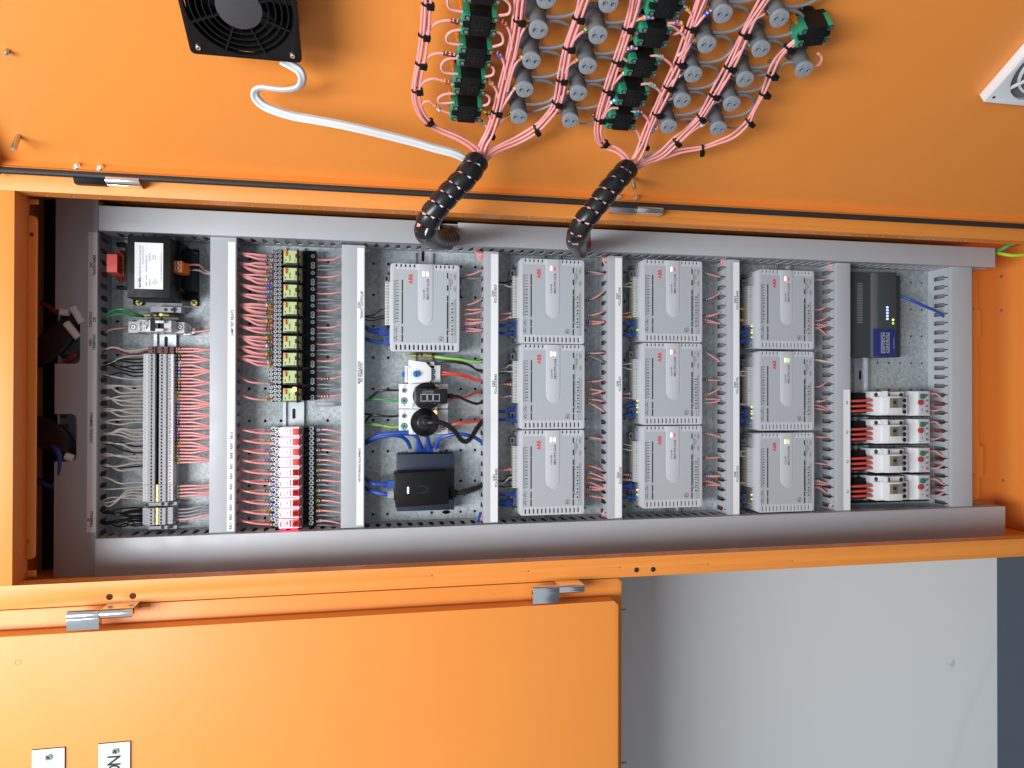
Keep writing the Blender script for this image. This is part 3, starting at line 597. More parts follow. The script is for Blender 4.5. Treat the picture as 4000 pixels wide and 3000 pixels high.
m = MB(A1.org(1340, 1460)); A1.box(m, 1220, 1400, 1320, 1520, .002, .022); A1.box(m, 1325, 1425, 1365, 1500, .01, .024); tag(m.build('terminal_tail', 'steel', bev=.0008), 'metal fixing tail at the right of the white breaker', 'fixing')
for k, (b0, b1) in enumerate(((1245, 1262), (1290, 1290))):
    wire([A1.P(702, 1285 - k * 14, .03), A1.P(600, 1248 + k * 30, .045), A1.P(430, 1188 + k * 62, .055), A1.P(280, 1215 + k * 50, .05), A1.P(168, 1318, .036)], .0019, 'green_wire', 'earth_wire', ('upper', 'lower')[k] + ' green and yellow earth wire above the white breaker')
# ------------------------------------------------------------------ feed through terminals
PIT = 13.07
def terminal(y, kind):
    o = P(640, y, 0); m = MB(o); h = 6.2; zx = lambda a: 350 + a / 3.318
    def bx(a0, a1, w0, w1, mi, hh=h): m.mat(mi); m.px(zx(a0), y - hh, zx(a1), y + hh, w0, w1)
    def holed(a0, a1, ac, w, mi):
        m.mat(mi); c = P(zx(ac), y, w); q0 = P(zx(a1), y, w); q1 = P(zx(a0), y, w); u0, u1 = P(zx(ac), y + h, w).x, P(zx(ac), y - h, w).x
        m.prism(rect(u0, u1, q0.y, q1.y), [circ(c.x, c.y, .0018, 8)], w - .009, w); m.mat(3); m.cyl(c.x, c.y, .0019, w - .012, w - .006, 8); m.mat(4); m.box(c.x - .0012, c.x + .0012, c.y - .0006, c.y + .0006, w - .006, w - .0052)
    if kind == 'red':
        holed(757, 848, 825, .040, 0); bx(850, 925, .02, .036, 0); holed(930, 1010, 955, .040, 0); bx(1010, 1090, .02, .036, 0); bx(757, 1200, .004, .026, 0)
        return o, m.mesh('terminal', ['maroon', 'maroon', 'ink', 'ink', 'steel'])
    bx(697, 756, .02, .040, 1 if kind != 'plain' else 0); holed(757, 848, 806, .047, 0); holed(902, 992, 937, .047, 0); bx(992, 1085, .02, .0425, 1 if kind != 'plain' else 0); bx(848, 902, .02, .036, 2 if kind != 'brass' else 4); bx(690, 1130, .004, .022, 0)
    if kind == 'brass' or kind == 'plain': m.mat(5); m.px(zx(868), y - h, zx(895), y + h, .036, .044)
    return o, m.mesh('terminal', ['term_grey', 'label_white', 'black_plastic', 'ink', 'steel', 'brass'])
TM = {}
def put_term(y, kind, label, num=None):
    if kind not in TM: TM[kind] = terminal(1500, kind)
    o = bpy.data.objects.new('terminal', TM[kind][1]); COL.objects.link(o)
    q = TM[kind][0]; c = Vector((q.x + P(640, y, .045).x - P(640, 1500, .045).x, q.y, 0)); o.location = (c.x, 0, c.y); tag(o, label, 'terminal', 'terminals on the long rail')
    if num:
        m = MB(c); x = 350 + 1040 / 3.318; p = P(x, y, .0427); m.text(num, p.x, p.y, .0428, .0020 * len(num), .0030, True); p = P(350 + 722 / 3.318, y, .0403); m.text(num, p.x, p.y, .0403, .0012 * len(num), .0018); m.build('lettering', 'ink', o)
for k in range(2): put_term(1359 + k * 14, 'red', ('upper', 'lower')[k] + ' maroon fire terminal at the head of the grey row')
TY = {}
for i in range(39):
    y = 1389 + PIT * i; TY[41 - i] = y; put_term(y, 'grey', 'grey numbered terminal, %s from the top of the long row' % nth(i + 1), str(41 - i))
for i in range(5): y = 1900 + PIT * i; put_term(y, 'brass', 'grey terminal with brass bridge, %s below the long row' % nth(i + 1), '02'); TY[-i] = y
for i in range(5): y = 1990 + PIT * i; put_term(y, 'plain', 'grey 0V terminal, %s from the top of the last five' % nth(i + 1)); TY[-10 - i] = y
GR = 'pink wires on the long terminal row'
ys = [1363, 1374] + [TY[k] for k in range(41, 8, -1)]
mk = ['222', '5', '111', '110', '109', '108', '107', '106', '105', '54', '102', '101', '100', '95', '94', '93', '87', '86', '85', '79', '78', '77', '71', '70', '69', '62', '61', '60', '104', '53', '52', '46', '45', '44', '38']
slot = [1365 + 43.2 * k for k in range(17)]
for i, y in enumerate(ys):
    tgt = min(slot, key=lambda s: abs(s - y - 4)); tgt += random.uniform(-4, 4); j = random.uniform(-2, 2)
    wire(PW((676, y, .026), (715, y + j * .6, .033), (755, y + j, .037), (790, y * .6 + tgt * .4, .038), (835, tgt, .034)), .00165, 'pink_wire', 'wire', 'pink wire with marker %s, %s from the top leaving the terminals' % (mk[i], nth(i + 1)), 'wire', GR, mk[i], .13)
for i in range(4):
    y = TY[-i] + 1; tg = (1893, 1899, 1921, 1928)[i]; wire(PW((676, y, .026), (740, y - 4, .035), (790, y * .5 + tg * .5, .036), (835, tg, .034)), .00165, 'pink_wire', 'wire', 'pink wire with green sleeve, %s below the numbered row' % nth(i + 1), 'wire', GR, '5', .14)
for i, mm in enumerate(('grey_wire', 'grey_wire', 'grey_wire', 'pink_wire')):
    y = TY[-10 - i]; wire(PW((676, y, .026), (735, y - 2, .034), (790, y - 14, .036), (835, y - 8 - i * 4, .034)), .00165, mm, 'wire', '%s wire leaving the 0V terminals, %s from the top' % (mm[:4], nth(i + 1)), 'wire', 'wires on the 0V terminals')
sl = [1420, 1465, 1511, 1556, 1601, 1647, 1690, 1732, 1777, 1820, 1866, 1911, 1959]
for i, n in enumerate(range(41, 2, -1)):
    y = TY[n]; s = min(sl, key=lambda q: abs(q - y + 12 + random.uniform(-18, 18))); bl = n in (40, 39, 38, 37, 36, 35, 14, 12, 8); c = 'black' if bl else 'white'
    if n in (4, 5, 6, 20, 33): continue
    wire(PW((560, y, .026), (520, y + random.uniform(-3, 3), .036), (470, y * .6 + s * .4 + random.uniform(-12, 12), .045), (425, s + random.uniform(-6, 6), .042), (398, s + random.uniform(-3, 3), .034)), .00135, c + '_wire', 'wire', 'thin %s wire left of the %s numbered terminal from the top' % (c, nth(42 - n)), 'wire', 'thin wires at the left of the terminals')
for i in range(5):
    y = TY[-i]; s = (1911, 1959)[i > 0]; wire(PW((560, y, .026), (500, y + 6 - i * 3, .038), (430, s + 20 * math.sin(i), .042), (398, s + i, .034)), .0011, 'white_wire', 'wire', 'thin white wire from brass bridged terminal, %s from the top' % nth(i + 1), 'wire', 'thin wires at the left of the terminals')
for i in range(14):
    y = 1985 + 5 * i; s = (2002, 2046)[i > 6]; wire(PW((562, y, .024 + .001 * (i % 4)), (520, y + random.uniform(-5, 5), .04), (460, (y + s) / 2 + random.uniform(-14, 14), .05 - .002 * (i % 5)), (425, s + random.uniform(-9, 9), .042), (398, s + random.uniform(-3, 3), .034)), .0013, 'black_wire', 'wire', 'black wire among the bunch on the 0V terminals', 'wire', 'black wires on the 0V terminals')
wire(PW((578, 1361, .026), (500, 1372, .04), (455, 1358, .048), (425, 1360, .046), (400, 1378, .036)), .0016, 'white_wire', 'wire', 'white wire from the upper maroon fire terminal'); wire(PW((578, 1374, .026), (510, 1385, .038), (460, 1366, .046), (420, 1366, .044), (400, 1378, .036)), .0017, 'darkred_wire', 'wire', 'dark red wire from the lower maroon fire terminal')
# ------------------------------------------------------------------ heavy cables behind the left trunking
def cable(pts, r, m, label, n=10, grp='heavy cables at the left end'): return wire(PW(*pts), r, m, 'cable', label, 'cable', grp, None, .5, n, 6)
for i in range(8): cable([(120, 1425 - i * 8, .03 - .003 * (i % 3)), (190, 1405 - i * 14, .045), (255, 1350 - i * 13, .05), (300, 1290 - i * 8, .044), (345, 1262 - i * 5, .03)], .0066, 'black_rubber', 'black cable curving into the upper notch of the wide trunking')
for i in range(8): cable([(120, 1640 + i * 11, .03 - .003 * (i % 3)), (190, 1650 + i * 13, .045), (250, 1690 + i * 10, .05), (285, 1740 + i * 6, .044), (330, 1775 + i * 2, .03)], .0066, 'black_rubber', 'black cable curving into the lower notch of the wide trunking')
cable([(140, 1870, .03), (200, 1900, .05), (228, 1870, .058), (236, 1800, .06), (222, 1755, .055), (180, 1720, .04)], .0042, 'blue_wire', 'blue cable looped in front of the wide trunking'); cable([(120, 1180, .02), (170, 1185, .03), (215, 1215, .04), (260, 1250, .03)], .0035, 'darkred_wire', 'thin dark red cable at the top of the upper notch'); cable([(240, 1440, .045), (275, 1405, .05), (300, 1385, .05), (330, 1375, .035)], .0042, 'darkred_wire', 'thick dark red cable at the bottom of the upper notch')
for i, (x, y, a) in enumerate(((302, 1230, .5), (282, 1290, .65), (254, 1219, 1.5), (272, 1786, 1.2))):
    c = P(x, y, .062); d = Vector((math.cos(a), math.sin(a), 0)) * (.014 if i < 2 else .006); wire([c - d, c + d], .0058, 'label_white', 'cable_tag', ('white tag on the black cable nearest the notch edge', 'white tag on the black cable in the middle of the upper notch', 'short white tag at the top of the upper notch', 'small white tag at the lower notch')[i], 'tag', None, None, .5, 10, 1)
# ------------------------------------------------------------------ lamp test relays
RY = [1006, 1073, 1137.6, 1204, 1270, 1336, 1401, 1469.6, 1538]
def relay():
    o = B1.org(820, 1022); t = thing('relay', 'x', 'relay', o, 'lamp test relays')
    m = MB(o); y0, y1 = 931, 1113; B1.box(m, 602, y0, 646, y1, .004, .036); B1.box(m, 646, y0, 700, y1, .004, .047); B1.box(m, 700, y0, 915, y1, .004, .026); B1.box(m, 915, y0, 1060, y1, .004, .036); m.build('socket', 'black_plastic', t, bev=.0006)
    m = MB(o)
    for k in range(4):
        for a, w in ((626, .0372), (669, .0482)): B1.screw(m, a, 955 + 45 * k, .0029, w, 0, 1)
    for b in (990, 1073, 1113 - 6): B1.screw(m, 1026, b, .0032, .0372, 0, 1)
    m.build('terminal_screws', ['steel', 'ink'], t)['kind'] = 'stuff'
    m = MB(o); B1.box(m, 706, 957, 912, 1108, .026, .0735); m.build('cover', 'smoke_plastic', t, bev=.0008)
    m = MB(o); B1.box(m, 712, 957, 852, 1088, .074, .0744); L = m.build('face_label', 'relay_lime', t)
    m = MB(o); B1.box(m, 717, 959, 742, 1018, .0745, .0775); m.build('test_tab', 'orange_plastic', t, bev=.0012)
    m = MB(o); B1.text(m, 'eureka', 775, 1038, .0748, 62, 18, True); B1.box(m, 727, 1052, 736, 1074, .0745, .0748); B1.text(m, 'TBT', 833, 1064, .0748, 40, 11); B1.box(m, 836, 990, 852, 1035, .0745, .0748); m.build('lettering', 'ink', L)
    m = MB(o); B1.box(m, 855, 940, 869, 1112, .026, .079); B1.box(m, 790, 1092, 860, 1112, .026, .05); m.build('retaining_clip', 'black_plastic', t, bev=.0006)
    m = MB(o); B1.box(m, 873, 962, 890, 1010, .04, .074); B1.box(m, 873, 1040, 890, 1085, .04, .074); m.build('coil', 'earth_yellow', t)
    return t, o
r0, ro = relay()
for i, y in enumerate(RY):
    org = Vector((ro.x + P(1140, y, .06).x - P(1140, RY[4], .06).x, ro.y, 0)); lb = 'lime faced relay with orange tab, %s from the top of nine' % nth(i + 1)
    if i == 4: r = r0; r['label'] = lb
    else: r = dup(r0, org, lb)
    if i > 6:
        d = y - RY[4]; m = MB(org); zz = Z(850, 900 + d, 2.765); zz.box(m, 556, 931, 602, 1113, .004, .030); m.build('socket_extension', 'black_plastic', r, bev=.0006); m = MB(org)
        for k in range(4): zz.screw(m, 579, 955 + 45 * k, .0029, .0312, 0, 1)
        m.build('terminal_screws', ['steel', 'ink'], r)['kind'] = 'stuff'
    if i == 8: m = MB(org); B2.cyl(m, 712, 50, .004, .0745, .0775, 12); m.build('lit_lamp', 'led_amber', r)
mk = ['97', '91', '90', '83', '82', '75', '74', '67', '66', '58', '57', '50', '49', '42', '41', '35', '34', '31', '30', '25', '24', '20', '19', '15', '14', '10', '9', '4']
yy = [267, 310, 357, 395, 440, 485, 527, 570, 617, 660, 707, 747, 802, 842, 885, 930, 975, 1022, 1060, 1103, 1155, 1200, 1242, 1280, 1332, 1372, 1420, 1457]
GRR = 'pink wires on the left of the lamp test relays'
for i, b in enumerate(yy):
    y = B1(0, b)[1]; k = round((b - 60 - 118) / 113.0); s = B1(0, 118 + 113 * max(0, k))[1]; x1 = B1(602 + 26 * (i % 2), 0)[0]
    for q in range(2 if i % 2 == 0 else 1):
        dy = q * 7
        wire(PW((x1, y + dy, .034 - q * .008), (1040, y + 1 + dy, .042 - q * .008), (1005, y - 2 + dy, .046 - q * .006), (965, y * .5 + s * .5 + random.uniform(-4, 4) + dy, .046), (932, s + random.uniform(-4, 4), .038)), .0017, 'pink_wire', 'wire', 'pink wire with marker %s, %s from the top left of the relays' % (mk[i], nth(i + 1)) if not q else 'unmarked pink wire tucked behind the marked ones left of the relays', 'wire', GRR, mk[i] if not q else None, .18)
for y, s, d in ((1496, 1468, '98'), (1560, 1535, '4')): wire(PW((1068, y, .03), (1020, y + 1, .04), (970, y - 6, .044), (932, s, .036)), .0017, 'pink_wire', 'wire', 'pink wire with marker %s into the last lamp test relays' % d, 'wire', GRR, d, .2)
for i, y in enumerate(RY):
    for j, (dy, mm) in enumerate(((8, 'pink'), (34, 'grey'), (46, 'grey'))):
        e = y + (-6, 30, 34)[j] + (i % 3) * 4
        wire(PW((1232, y + dy, .028), (1262, y + dy + (2, -2, 2)[j], .036), (1300, y + dy * .7 + e * .3 - y * .0 if False else y + dy, .038), (1318, (y + dy + e) / 2, .036), (1342, e, .032)), .0016, mm + '_wire', 'wire', '%s%s wire on the right of the %s lamp test relay' % (('', 'upper ', 'lower ')[j], mm, nth(i + 1)), 'wire', 'wires on the right of the lamp test relays', '222' if j == 0 and i == 8 else '200' if j == 0 and i == 7 else None, .3)
# ------------------------------------------------------------------ slim relays
def slim():
    o = B2.org(700, 821); t = thing('slim_relay', 'x', 'relay', o, 'slim relays RR1 to RR10'); y0, y1 = 777, 866
    m = MB(o); B2.box(m, 495, y0, 532, y1, .004, .026); B2.box(m, 532, y0, 566, y1, .004, .036); B2.box(m, 566, y0, 785, y1, .004, .030); B2.box(m, 785, y0, 905, y1, .004, .034); m.build('socket', 'black_plastic', t, bev=.0005)
    m = MB(o)
    for a, b, w in ((549, 797, .0372), (546, 839, .0372), (515, 790, .0272), (868, 778 + 6, .0352), (868, 828, .0352)): B2.screw(m, a, b, .0040, w, 0, 1)
    B2.cyl(m, 805, 800, .002, .034, .0343, 8); B2.cyl(m, 825, 825, .002, .034, .0343, 8); m.build('terminal_screws', ['steel', 'ink'], t)['kind'] = 'stuff'
    m = MB(o); B2.box(m, 750, y0 + 4, 782, y1 - 2, .03, .062); m.build('housing_end', 'mid_grey', t, bev=.0008)
    return t, o
s0, so = slim()
SY = [1687 + 39.55 * i for i in range(10)]
for i, y in enumerate(SY):
    org = Vector((so.x + P(1140, y, .05).x - P(1140, B2(0, 821)[1], .05).x, so.y, 0)); lit = i < 9; lb = '%s slim relay level with the lettering RR%d' % ('red glowing' if lit else 'unlit white', 10 - i)
    r = s0 if i == 3 else dup(s0, org, lb)
    if i == 3: s0['label'] = lb; org = so; s0.location = (0, 0, 0)
    if i == 3:
        org = Vector((so.x + P(1140, y, .05).x - P(1140, B2(0, 821)[1], .05).x, so.y, 0)); s0.location = (org.x, 0, org.y)
    zz = Z(850, y - 821 / 2.37, 2.37)
    m = MB(org); zz.box(m, 569, 783, 752, 861, .030, .066); b = m.build('relay_body', 'lit_relay' if lit else 'white_plastic', r, bev=.0008)
    m = MB(org); zz.box(m, 692, 792, 752, 851, .0662, .0705); zz.box(m, 748, 795, 764, 848, .06, .068); m.build('lever', 'red_plastic', b, bev=.001)
    if lit: m = MB(org); zz.box(m, 580, 861.5, 742, 864.5, .045, .0655); m.build('glow_strip', 'relay_glow', b)
    m = MB(org); zz.text(m, '24VAC', 584, 832, .0663, 44, 12, True); zz.text(m, 'eureka', 673, 822, .0663, 60, 17, True); zz.box(m, 640, 812, 648, 830, .0662, .0664); m.build('lettering', 'ink' if not lit else 'red_plastic', b)
    lm = ['98', '93', '91', '85', '83', '79', '69', '67', '60', '52'][i]; ln = ['97', '95', '86', '77', '75', '72', '80', '55', '44', '42'][i]
    k = round((y - 1500 - 165 / 2.37) / 42.0) if False else 0
    for q, (x1, dy, mks, w) in enumerate(((1082, 6, lm, .040), (1066, -6, ln, .030))):
        s = y - 14; wire(PW((x1, y + dy, w - .006), (1040, y + dy - 1, w), (1005, y + dy - 3, w + .004), (965, y - 4, .046), (930, s + random.uniform(-3, 3), .036)), .0017, 'pink_wire', 'wire', 'pink wire with marker %s left of the slim relay level with RR%d' % (mks, 10 - i), 'wire', 'pink wires left of the slim relays', mks, .22 if q else .13)
    for q, (dy, mm) in enumerate(((-7, 'pink'), (10, 'grey'))):
        e = y + (6, 12)[q] - (i % 3) * 4; wire(PW((1228, y + dy, .026), (1262, y + dy - 2, .034), (1295, y + dy + 1, .036), (1342, e, .032)), .0016, mm + '_wire', 'wire', '%s wire right of the slim relay level with RR%d' % (mm, 10 - i), 'wire', 'wires right of the slim relays', ['96', '97', '81', '73', '54', '55', '48', '40', '33', '29'][i] if q == 0 else None, .2)
# ------------------------------------------------------------------ controllers
def controller(org):
    t = thing('controller', 'x', 'controller', org, 'light grey controllers'); o = org
    cu = lambda y: o.x + .075 - (y - 232) / 953 * .150
    cv = lambda x: o.y + .0585 - (x - 345) / 745 * .117
    k = .150 / 953
    def bx(m, x0, y0, x1, y1, w0, w1, top=0): return m.box(cu(y1), cu(y0), cv(x1), cv(x0), w0, w1, top)
    m = MB(o); bx(m, 352, 240, 1083, 1178, .006, .044); m.build('housing', 'case_grey', t, bev=.002)
    m = MB(o); bx(m, 358, 246, 1077, 1172, .0442, .046); m.build('vent_interior', 'black_plastic', t)
    def cap(x, y0, y1, r=8.5):
        return [(cu(y) + r * k * c, cv(x) + r * k * s) for y, a in ((y0 + r, 0), (y1 - r, 4)) for c, s in [(math.cos((j + a) * math.pi / 4 - math.pi / 2), math.sin((j + a) * math.pi / 4 - math.pi / 2)) for j in range(5)]]
    hs = [cap(408 + 47.2 * i, 1110, 1168) for i in range(14)] + [cap(x, 238, 272) for x in (408, 458, 506, 554, 602, 838, 885, 932, 978, 1024)]
    m = MB(o); m.prism(rrect(cu(1183), cu(234), cv(1090), cv(345), .004), hs, .0565, .060)
    L = rrect(cu(1185), cu(232), cv(1092), cv(343), .005); I = rrect(cu(1179), cu(238), cv(1086), cv(349), .004); m.prism(L, [I], .038, .0568); m.build('cover', 'case_grey', t, bev=.0006)
    def arc(cx, cy, r, n=10): return [(cu(cy + r * math.sin(a)), cv(cx + r * math.cos(a))) for a in [math.pi * j / n for j in range(n + 1)]]
    m = MB(o); q = [(cu(300), cv(1062)), (cu(300), cv(812)), (cu(800), cv(812))] + arc(721, 810, 88)[0:] + [(cu(800), cv(630)), (cu(300), cv(630)), (cu(300), cv(375)), (cu(1088), cv(375)), (cu(1088), cv(1062))]
    m.prism(q, [], .0598, .0604); fp = m.build('face_panel', 'panel_grey', t)
    m = MB(o); q = [(cu(234), cv(800)), (cu(800), cv(800))] + arc(721, 805, 77)[1:-1] + [(cu(800), cv(643)), (cu(234), cv(643))]; m.prism(q, [], .0598, .0612)
    m.build('raised_tongue', 'case_grey', t, bev=.0007)
    m = MB(o)
    def tx(s, x, y, L, H, w, b=False): m.text(s, cu(y), cv(x), w, L * k, H * k, b)
    tx('Cylon®', 703, 565, 106, 30, .0615); tx('FBTi-7T7-1U1R', 745, 505, 226, 25, .0615, True); m.build('lettering', 'ink', t)
    m = MB(o); tx('ABB', 557, 400, 106, 44, .0607, True); m.build('emblem', 'abb_red', t)
    m = MB(o); W1 = .0606
    for a, b in ((410, 532), (538, 885), (915, 992), (1000, 1080)): bx(m, 463, a, 477, b, .0604, W1)
    for a, b in ((322, 382), (455, 517), (568, 628), (636, 935), (945, 1005), (1015, 1085)): bx(m, 953, a, 968, b, .0604, W1)
    for i in range(15): bx(m, 379, 412 + 31.6 * i, 383, 438 + 31.6 * i, .0604, W1); bx(m, 396, 412 + 31.6 * i, 399, 438 + 31.6 * i, .0604, W1); bx(m, 404, 418 + 31.6 * i, 430, 424 + 31.6 * i, .0604, W1); bx(m, 383, 437 + 31.6 * i, 396, 440 + 31.6 * i, .0604, W1)
    for i in range(6): bx(m, 404, 585 + 47 * i, 430, 590 + 47 * i, .0604, W1)
    for i in range(13): bx(m, 1030, 605 + 31 * i, 1033, 630 + 31 * i, .0604, W1); bx(m, 1046, 605 + 31 * i, 1049, 630 + 31 * i, .0604, W1); bx(m, 1033, 630 + 31 * i, 1046, 633 + 31 * i, .0604, W1)
    for a, b in ((325, 390), (465, 525)): bx(m, 1030, a, 1033, b, .0604, W1); bx(m, 1046, a, 1049, b, .0604, W1); bx(m, 1033, (a + b) / 2 - 2, 1046, (a + b) / 2 + 2, .0604, W1)
    for y in (655, 715, 750, 805, 840, 900, 937, 992): r = 12 * k; m.prism([(cu(y) + r, cv(1011)), (cu(y), cv(1011) + r), (cu(y) - r, cv(1011)), (cu(y), cv(1011) - r)], [], .0604, W1)
    for y in (680, 772, 865, 958): bx(m, 976, y - 2, 1024, y + 2, .0604, W1)
    bx(m, 974, 372, 977, 958, .0604, W1); m.prism([(cu(490), cv(985)), (cu(480), cv(995)), (cu(500), cv(995))], [], .0604, W1)
    for s, x, y, l in (('240VAC/8A', 992, 425, 95), ('Refer to', 1010, 420, 50), ('24V', 998, 345, 34)): tx(s, x, y, l, 10, W1 + .0001, True)
    for a in (910, 997): m.prism(rrect(cu(a + 80), cu(a), cv(413), cv(381), .0008), [rrect(cu(a + 78), cu(a + 2), cv(411), cv(383), .0006)], .0604, W1); bx(m, 392, a + 30, 394, a + 55, .0604, W1); [bx(m, x, a + y, x + 10, a + y + 10, .0604, W1) for x, y in ((385, 38), (400, 22), (400, 52))]
    m.prism(rrect(cu(1085), cu(1018), cv(1047), cv(1018), .0008), [rrect(cu(1083), cu(1020), cv(1045), cv(1020), .0006)], .0604, W1)
    m.ring(cu(1042), cv(891), .0040, .0045, .0604, W1, 20); tx('BTL', 891, 1042, 38, 20, W1 + .0001, True); tag(m.build('printed_legend', 'ink', fp), None, None, kind='stuff')
    # terminal blocks, clips and sockets
    m = MB(o); bx(m, 288, 416, 345, 890, .016, .040); m.build('terminal_block', 'cream_plastic', t, bev=.0004)
    m = MB(o)
    for i in range(15): m.mat(0).cyl(cu(432 + 31.2 * i), cv(321), .0020, .040, .0403, 8); m.mat(1); y = 432 + 31.2 * i; bx(m, 296, y - 4, 306, y + 4, .040, .0402)
    for y in (540, 700): m.mat(1); bx(m, 289, y, 344, y + 2, .040, .0402)
    m.build('terminal_screws', ['steel', 'ink'], t)['kind'] = 'stuff'
    m = MB(o); bx(m, 1086, 608, 1128, 1012, .016, .038); m.build('terminal_block', 'cream_plastic', t, bev=.0004)
    m = MB(o)
    for i in range(13): m.mat(0).cyl(cu(626 + 30.6 * i), cv(1103), .0018, .038, .0383, 8); m.mat(1); y = 626 + 30.6 * i; bx(m, 1117, y - 4, 1124, y + 4, .038, .0382)
    m.build('terminal_screws', ['steel', 'ink'], t)['kind'] = 'stuff'
    for a, b in ((340, 404), (474, 545)):
        m = MB(o); bx(m, 1086, a, 1126, b, .016, .040); m.mat(1)
        for f in (.27, .73): m.cyl(cu(a + (b - a) * f), cv(1103), .0021, .040, .0403, 8)
        m.build('supply_plug', ['dark_green', 'ink'], t, bev=0)
    for a, b in ((318, 410), (992, 1112)):
        m = MB(o); y0, y1 = cu(b), cu(a); m.prism(rrect(y0, y1, cv(345), cv(280), .003), [rrect(y0 + .004, y1 - .004, cv(318), cv(294), .0015)], .006, .020); m.build('fixing_clip', 'mid_grey', t, bev=.0006)
    m = MB(o); bx(m, 335, 912, 352, 1090, .012, .040); m.build('socket_bank', 'mid_grey', t, bev=.0006)
    for a, b in ((1118, 1160), (258, 300)): m = MB(o); bx(m, 322, a, 348, b, .004, .036); m.build('end_tab', 'mid_grey', t, bev=.0006)
    return t
def leds(t, o, c1, c2, side):
    cu = lambda y: o.x + .075 - (y - 232) / 953 * .150
    cv = lambda x: o.y + .0585 - (x - 345) / 745 * .117
    for x, a, b, mm in ((700, 312, 364, c1), (740, 316, 362, c2)):
        m = MB(o); h = .0017 if mm != 'led_dim' else .0010; m.prism(rrect(cu(b), cu(a), cv(x) - h, cv(x) + h, .001), [], .0610, .0618); m.build('status_light', mm, t)
    if side:
        for y, mm in ((905, 'led_amber'), (955, 'led_green'), (985, 'led_amber'), (1040, 'led_green'))[4 - side:]:
            m = MB(o); m.cyl(cu(y), cv(331), .0013, .040, .0412, 8); m.build('port_light', mm, t)
CT = []
c_r = [(1794, 1206), (2282, 1181), (2283, 1511), (2282, 1843), (2742.7, 1179.7), (2742.5, 1500), (2742.5, 1821), (3179.6, 1212), (3179.6, 1527), (3179.6, 1842.6)]
clab = ['light grey controller opposite the strip lettered TENANCY CONTROLLER', 'light grey controller opposite the strip text ending RECP', 'light grey controller opposite the strip text with 01A-BNKR', 'light grey controller opposite the strip text starting PCU', 'light grey controller opposite the strip text ending CONS', 'light grey controller opposite the strip text ending INT', 'light grey controller opposite the strip text ending WAIT', 'light grey controller opposite the strip text with 01B-BNKR', 'light grey controller opposite the strip text ending CTRL', 'light grey controller opposite the strip text ending CLN']
lcol = [('led_red', 'led_yellow', 0), ('led_red', 'led_dim', 0), ('led_red', 'led_yellow', 0), ('led_red', 'led_yellow', 0), ('led_red', 'led_dim', 1), ('led_red', 'led_dim', 4), ('led_red', 'led_dim', 2), ('led_red', 'led_dim', 4), ('led_red', 'led_green', 4), ('led_red', 'led_green', 2)]
cp = None; pend = []
for i, (xr, yc) in enumerate(c_r):
    q = P(xr, yc, .06); org = Vector((q.x, q.y + .0585, 0))
    if cp is None: cp = controller(org); cp['label'] = clab[0]; t = cp
    else: t = dup(cp, org, clab[i])
    pend.append((t, org, lcol[i])); CT.append(org)
for t, org, l in pend: leds(t, org, *l)
ROWX = {0: (1808, 1884, 1503, 1427), 1: (2290, 2361, 2003, 1947), 2: (2745, 2812, 2468, 2431), 3: (3186, 3238, 2906, 2889)}
CN = ['TENANCY controller', 'controller facing RECP', 'controller facing 01A-BNKR', 'controller facing PCU', 'controller facing CONS', 'controller facing INT', 'controller facing WAIT', 'controller facing 01B-BNKR', 'controller facing CTRL', 'controller facing CLN']
def cw(ci, row, z, items, right=True, off=0):
    xs, xe, xl, xd = ROWX[row]; n = 0
    for it in items:
        n += 1; ya, yb = z(0, it[0] + off)[1], z(0, it[1] + off)[1]; mk = it[2] if len(it) > 2 else None; kind = it[3] if len(it) > 3 else 'pink'
        if right: pts = PW((xs - 6, ya, .030), (xs + 12, ya + (1 if yb > ya else -1), .034), (xs * .45 + xe * .55, ya * .62 + yb * .38 + 1, .037), (xe, yb, .034)); r = .00165; g = 'wires right of the controllers'
        else: pts = PW((xl + 8, ya, .030), (xl - 14, ya, .034), (xl * .4 + xd * .6, ya * .4 + yb * .6 + (6 if kind == 'black' else 0), .037), (xd - 12, yb, .034)); r = .00165 if kind == 'pink' else .0011; g = 'wires left of the controllers'
        wire(pts, r, kind + '_wire', 'wire', '%s wire%s %s the %s, %s from the top' % (kind, ' with marker ' + mk if mk else '', 'right of' if right else 'left of', CN[ci], nth(n)), 'wire', g, mk, .30 if right else .25)
cw(0, 0, C1, [(352, 290, '5'), (378, 380, None, 'grey'), (672, 600, '6'), (718, 712, '4'), (768, 735, '9'), (822, 822, '4'), (862, 845, '9'), (882, 850), (918, 935, '67'), (950, 945)])
cw(1, 1, D1, [(305, 335, '5'), (330, 345, None, 'grey'), (612, 520, '00'), (782, 735, '5'), (840, 850, '62'), (875, 855, '61')])
cw(2, 1, D1, [(1190, 1180, '5'), (1215, 1290, None, 'grey'), (1498, 1475, '30'), (1575, 1600, '24'), (1635, 1590, '21'), (1681, 1706, '41'), (1726, 1821, '45')])
cw(3, 1, D2, [(575, 600, '5'), (592, 612, None, 'grey'), (880, 940, '32'), (955, 1020, '29'), (1010, 1045, '34'), (1060, 1130), (1105, 1135, '12'), (1140, 1138, '31'), (1205, 1235, '22')])
cw(4, 2, E1, [(325, 365, '5'), (612, 540, '16'), (785, 750, '15'), (797, 752), (825, 870, '8'), (850, 865, '7')])
cw(5, 2, E1, [(1180, 1280, '5'), (1475, 1480, '10'), (1640, 1570, '84'), (1681, 1686, '9'), (1726, 1701, '98')])
cw(6, 2, E2, [(530, 570, '5'), (800, 790, '63'), (990, 990, '66'), (1000, 996), (1045, 1090), (1085, 1095, '12')])
cw(7, 3, G1, [(430, 410), (870, 800), (1030, 960), (1090, 1085, '9'), (1130, 1092), (1145, 1260)])
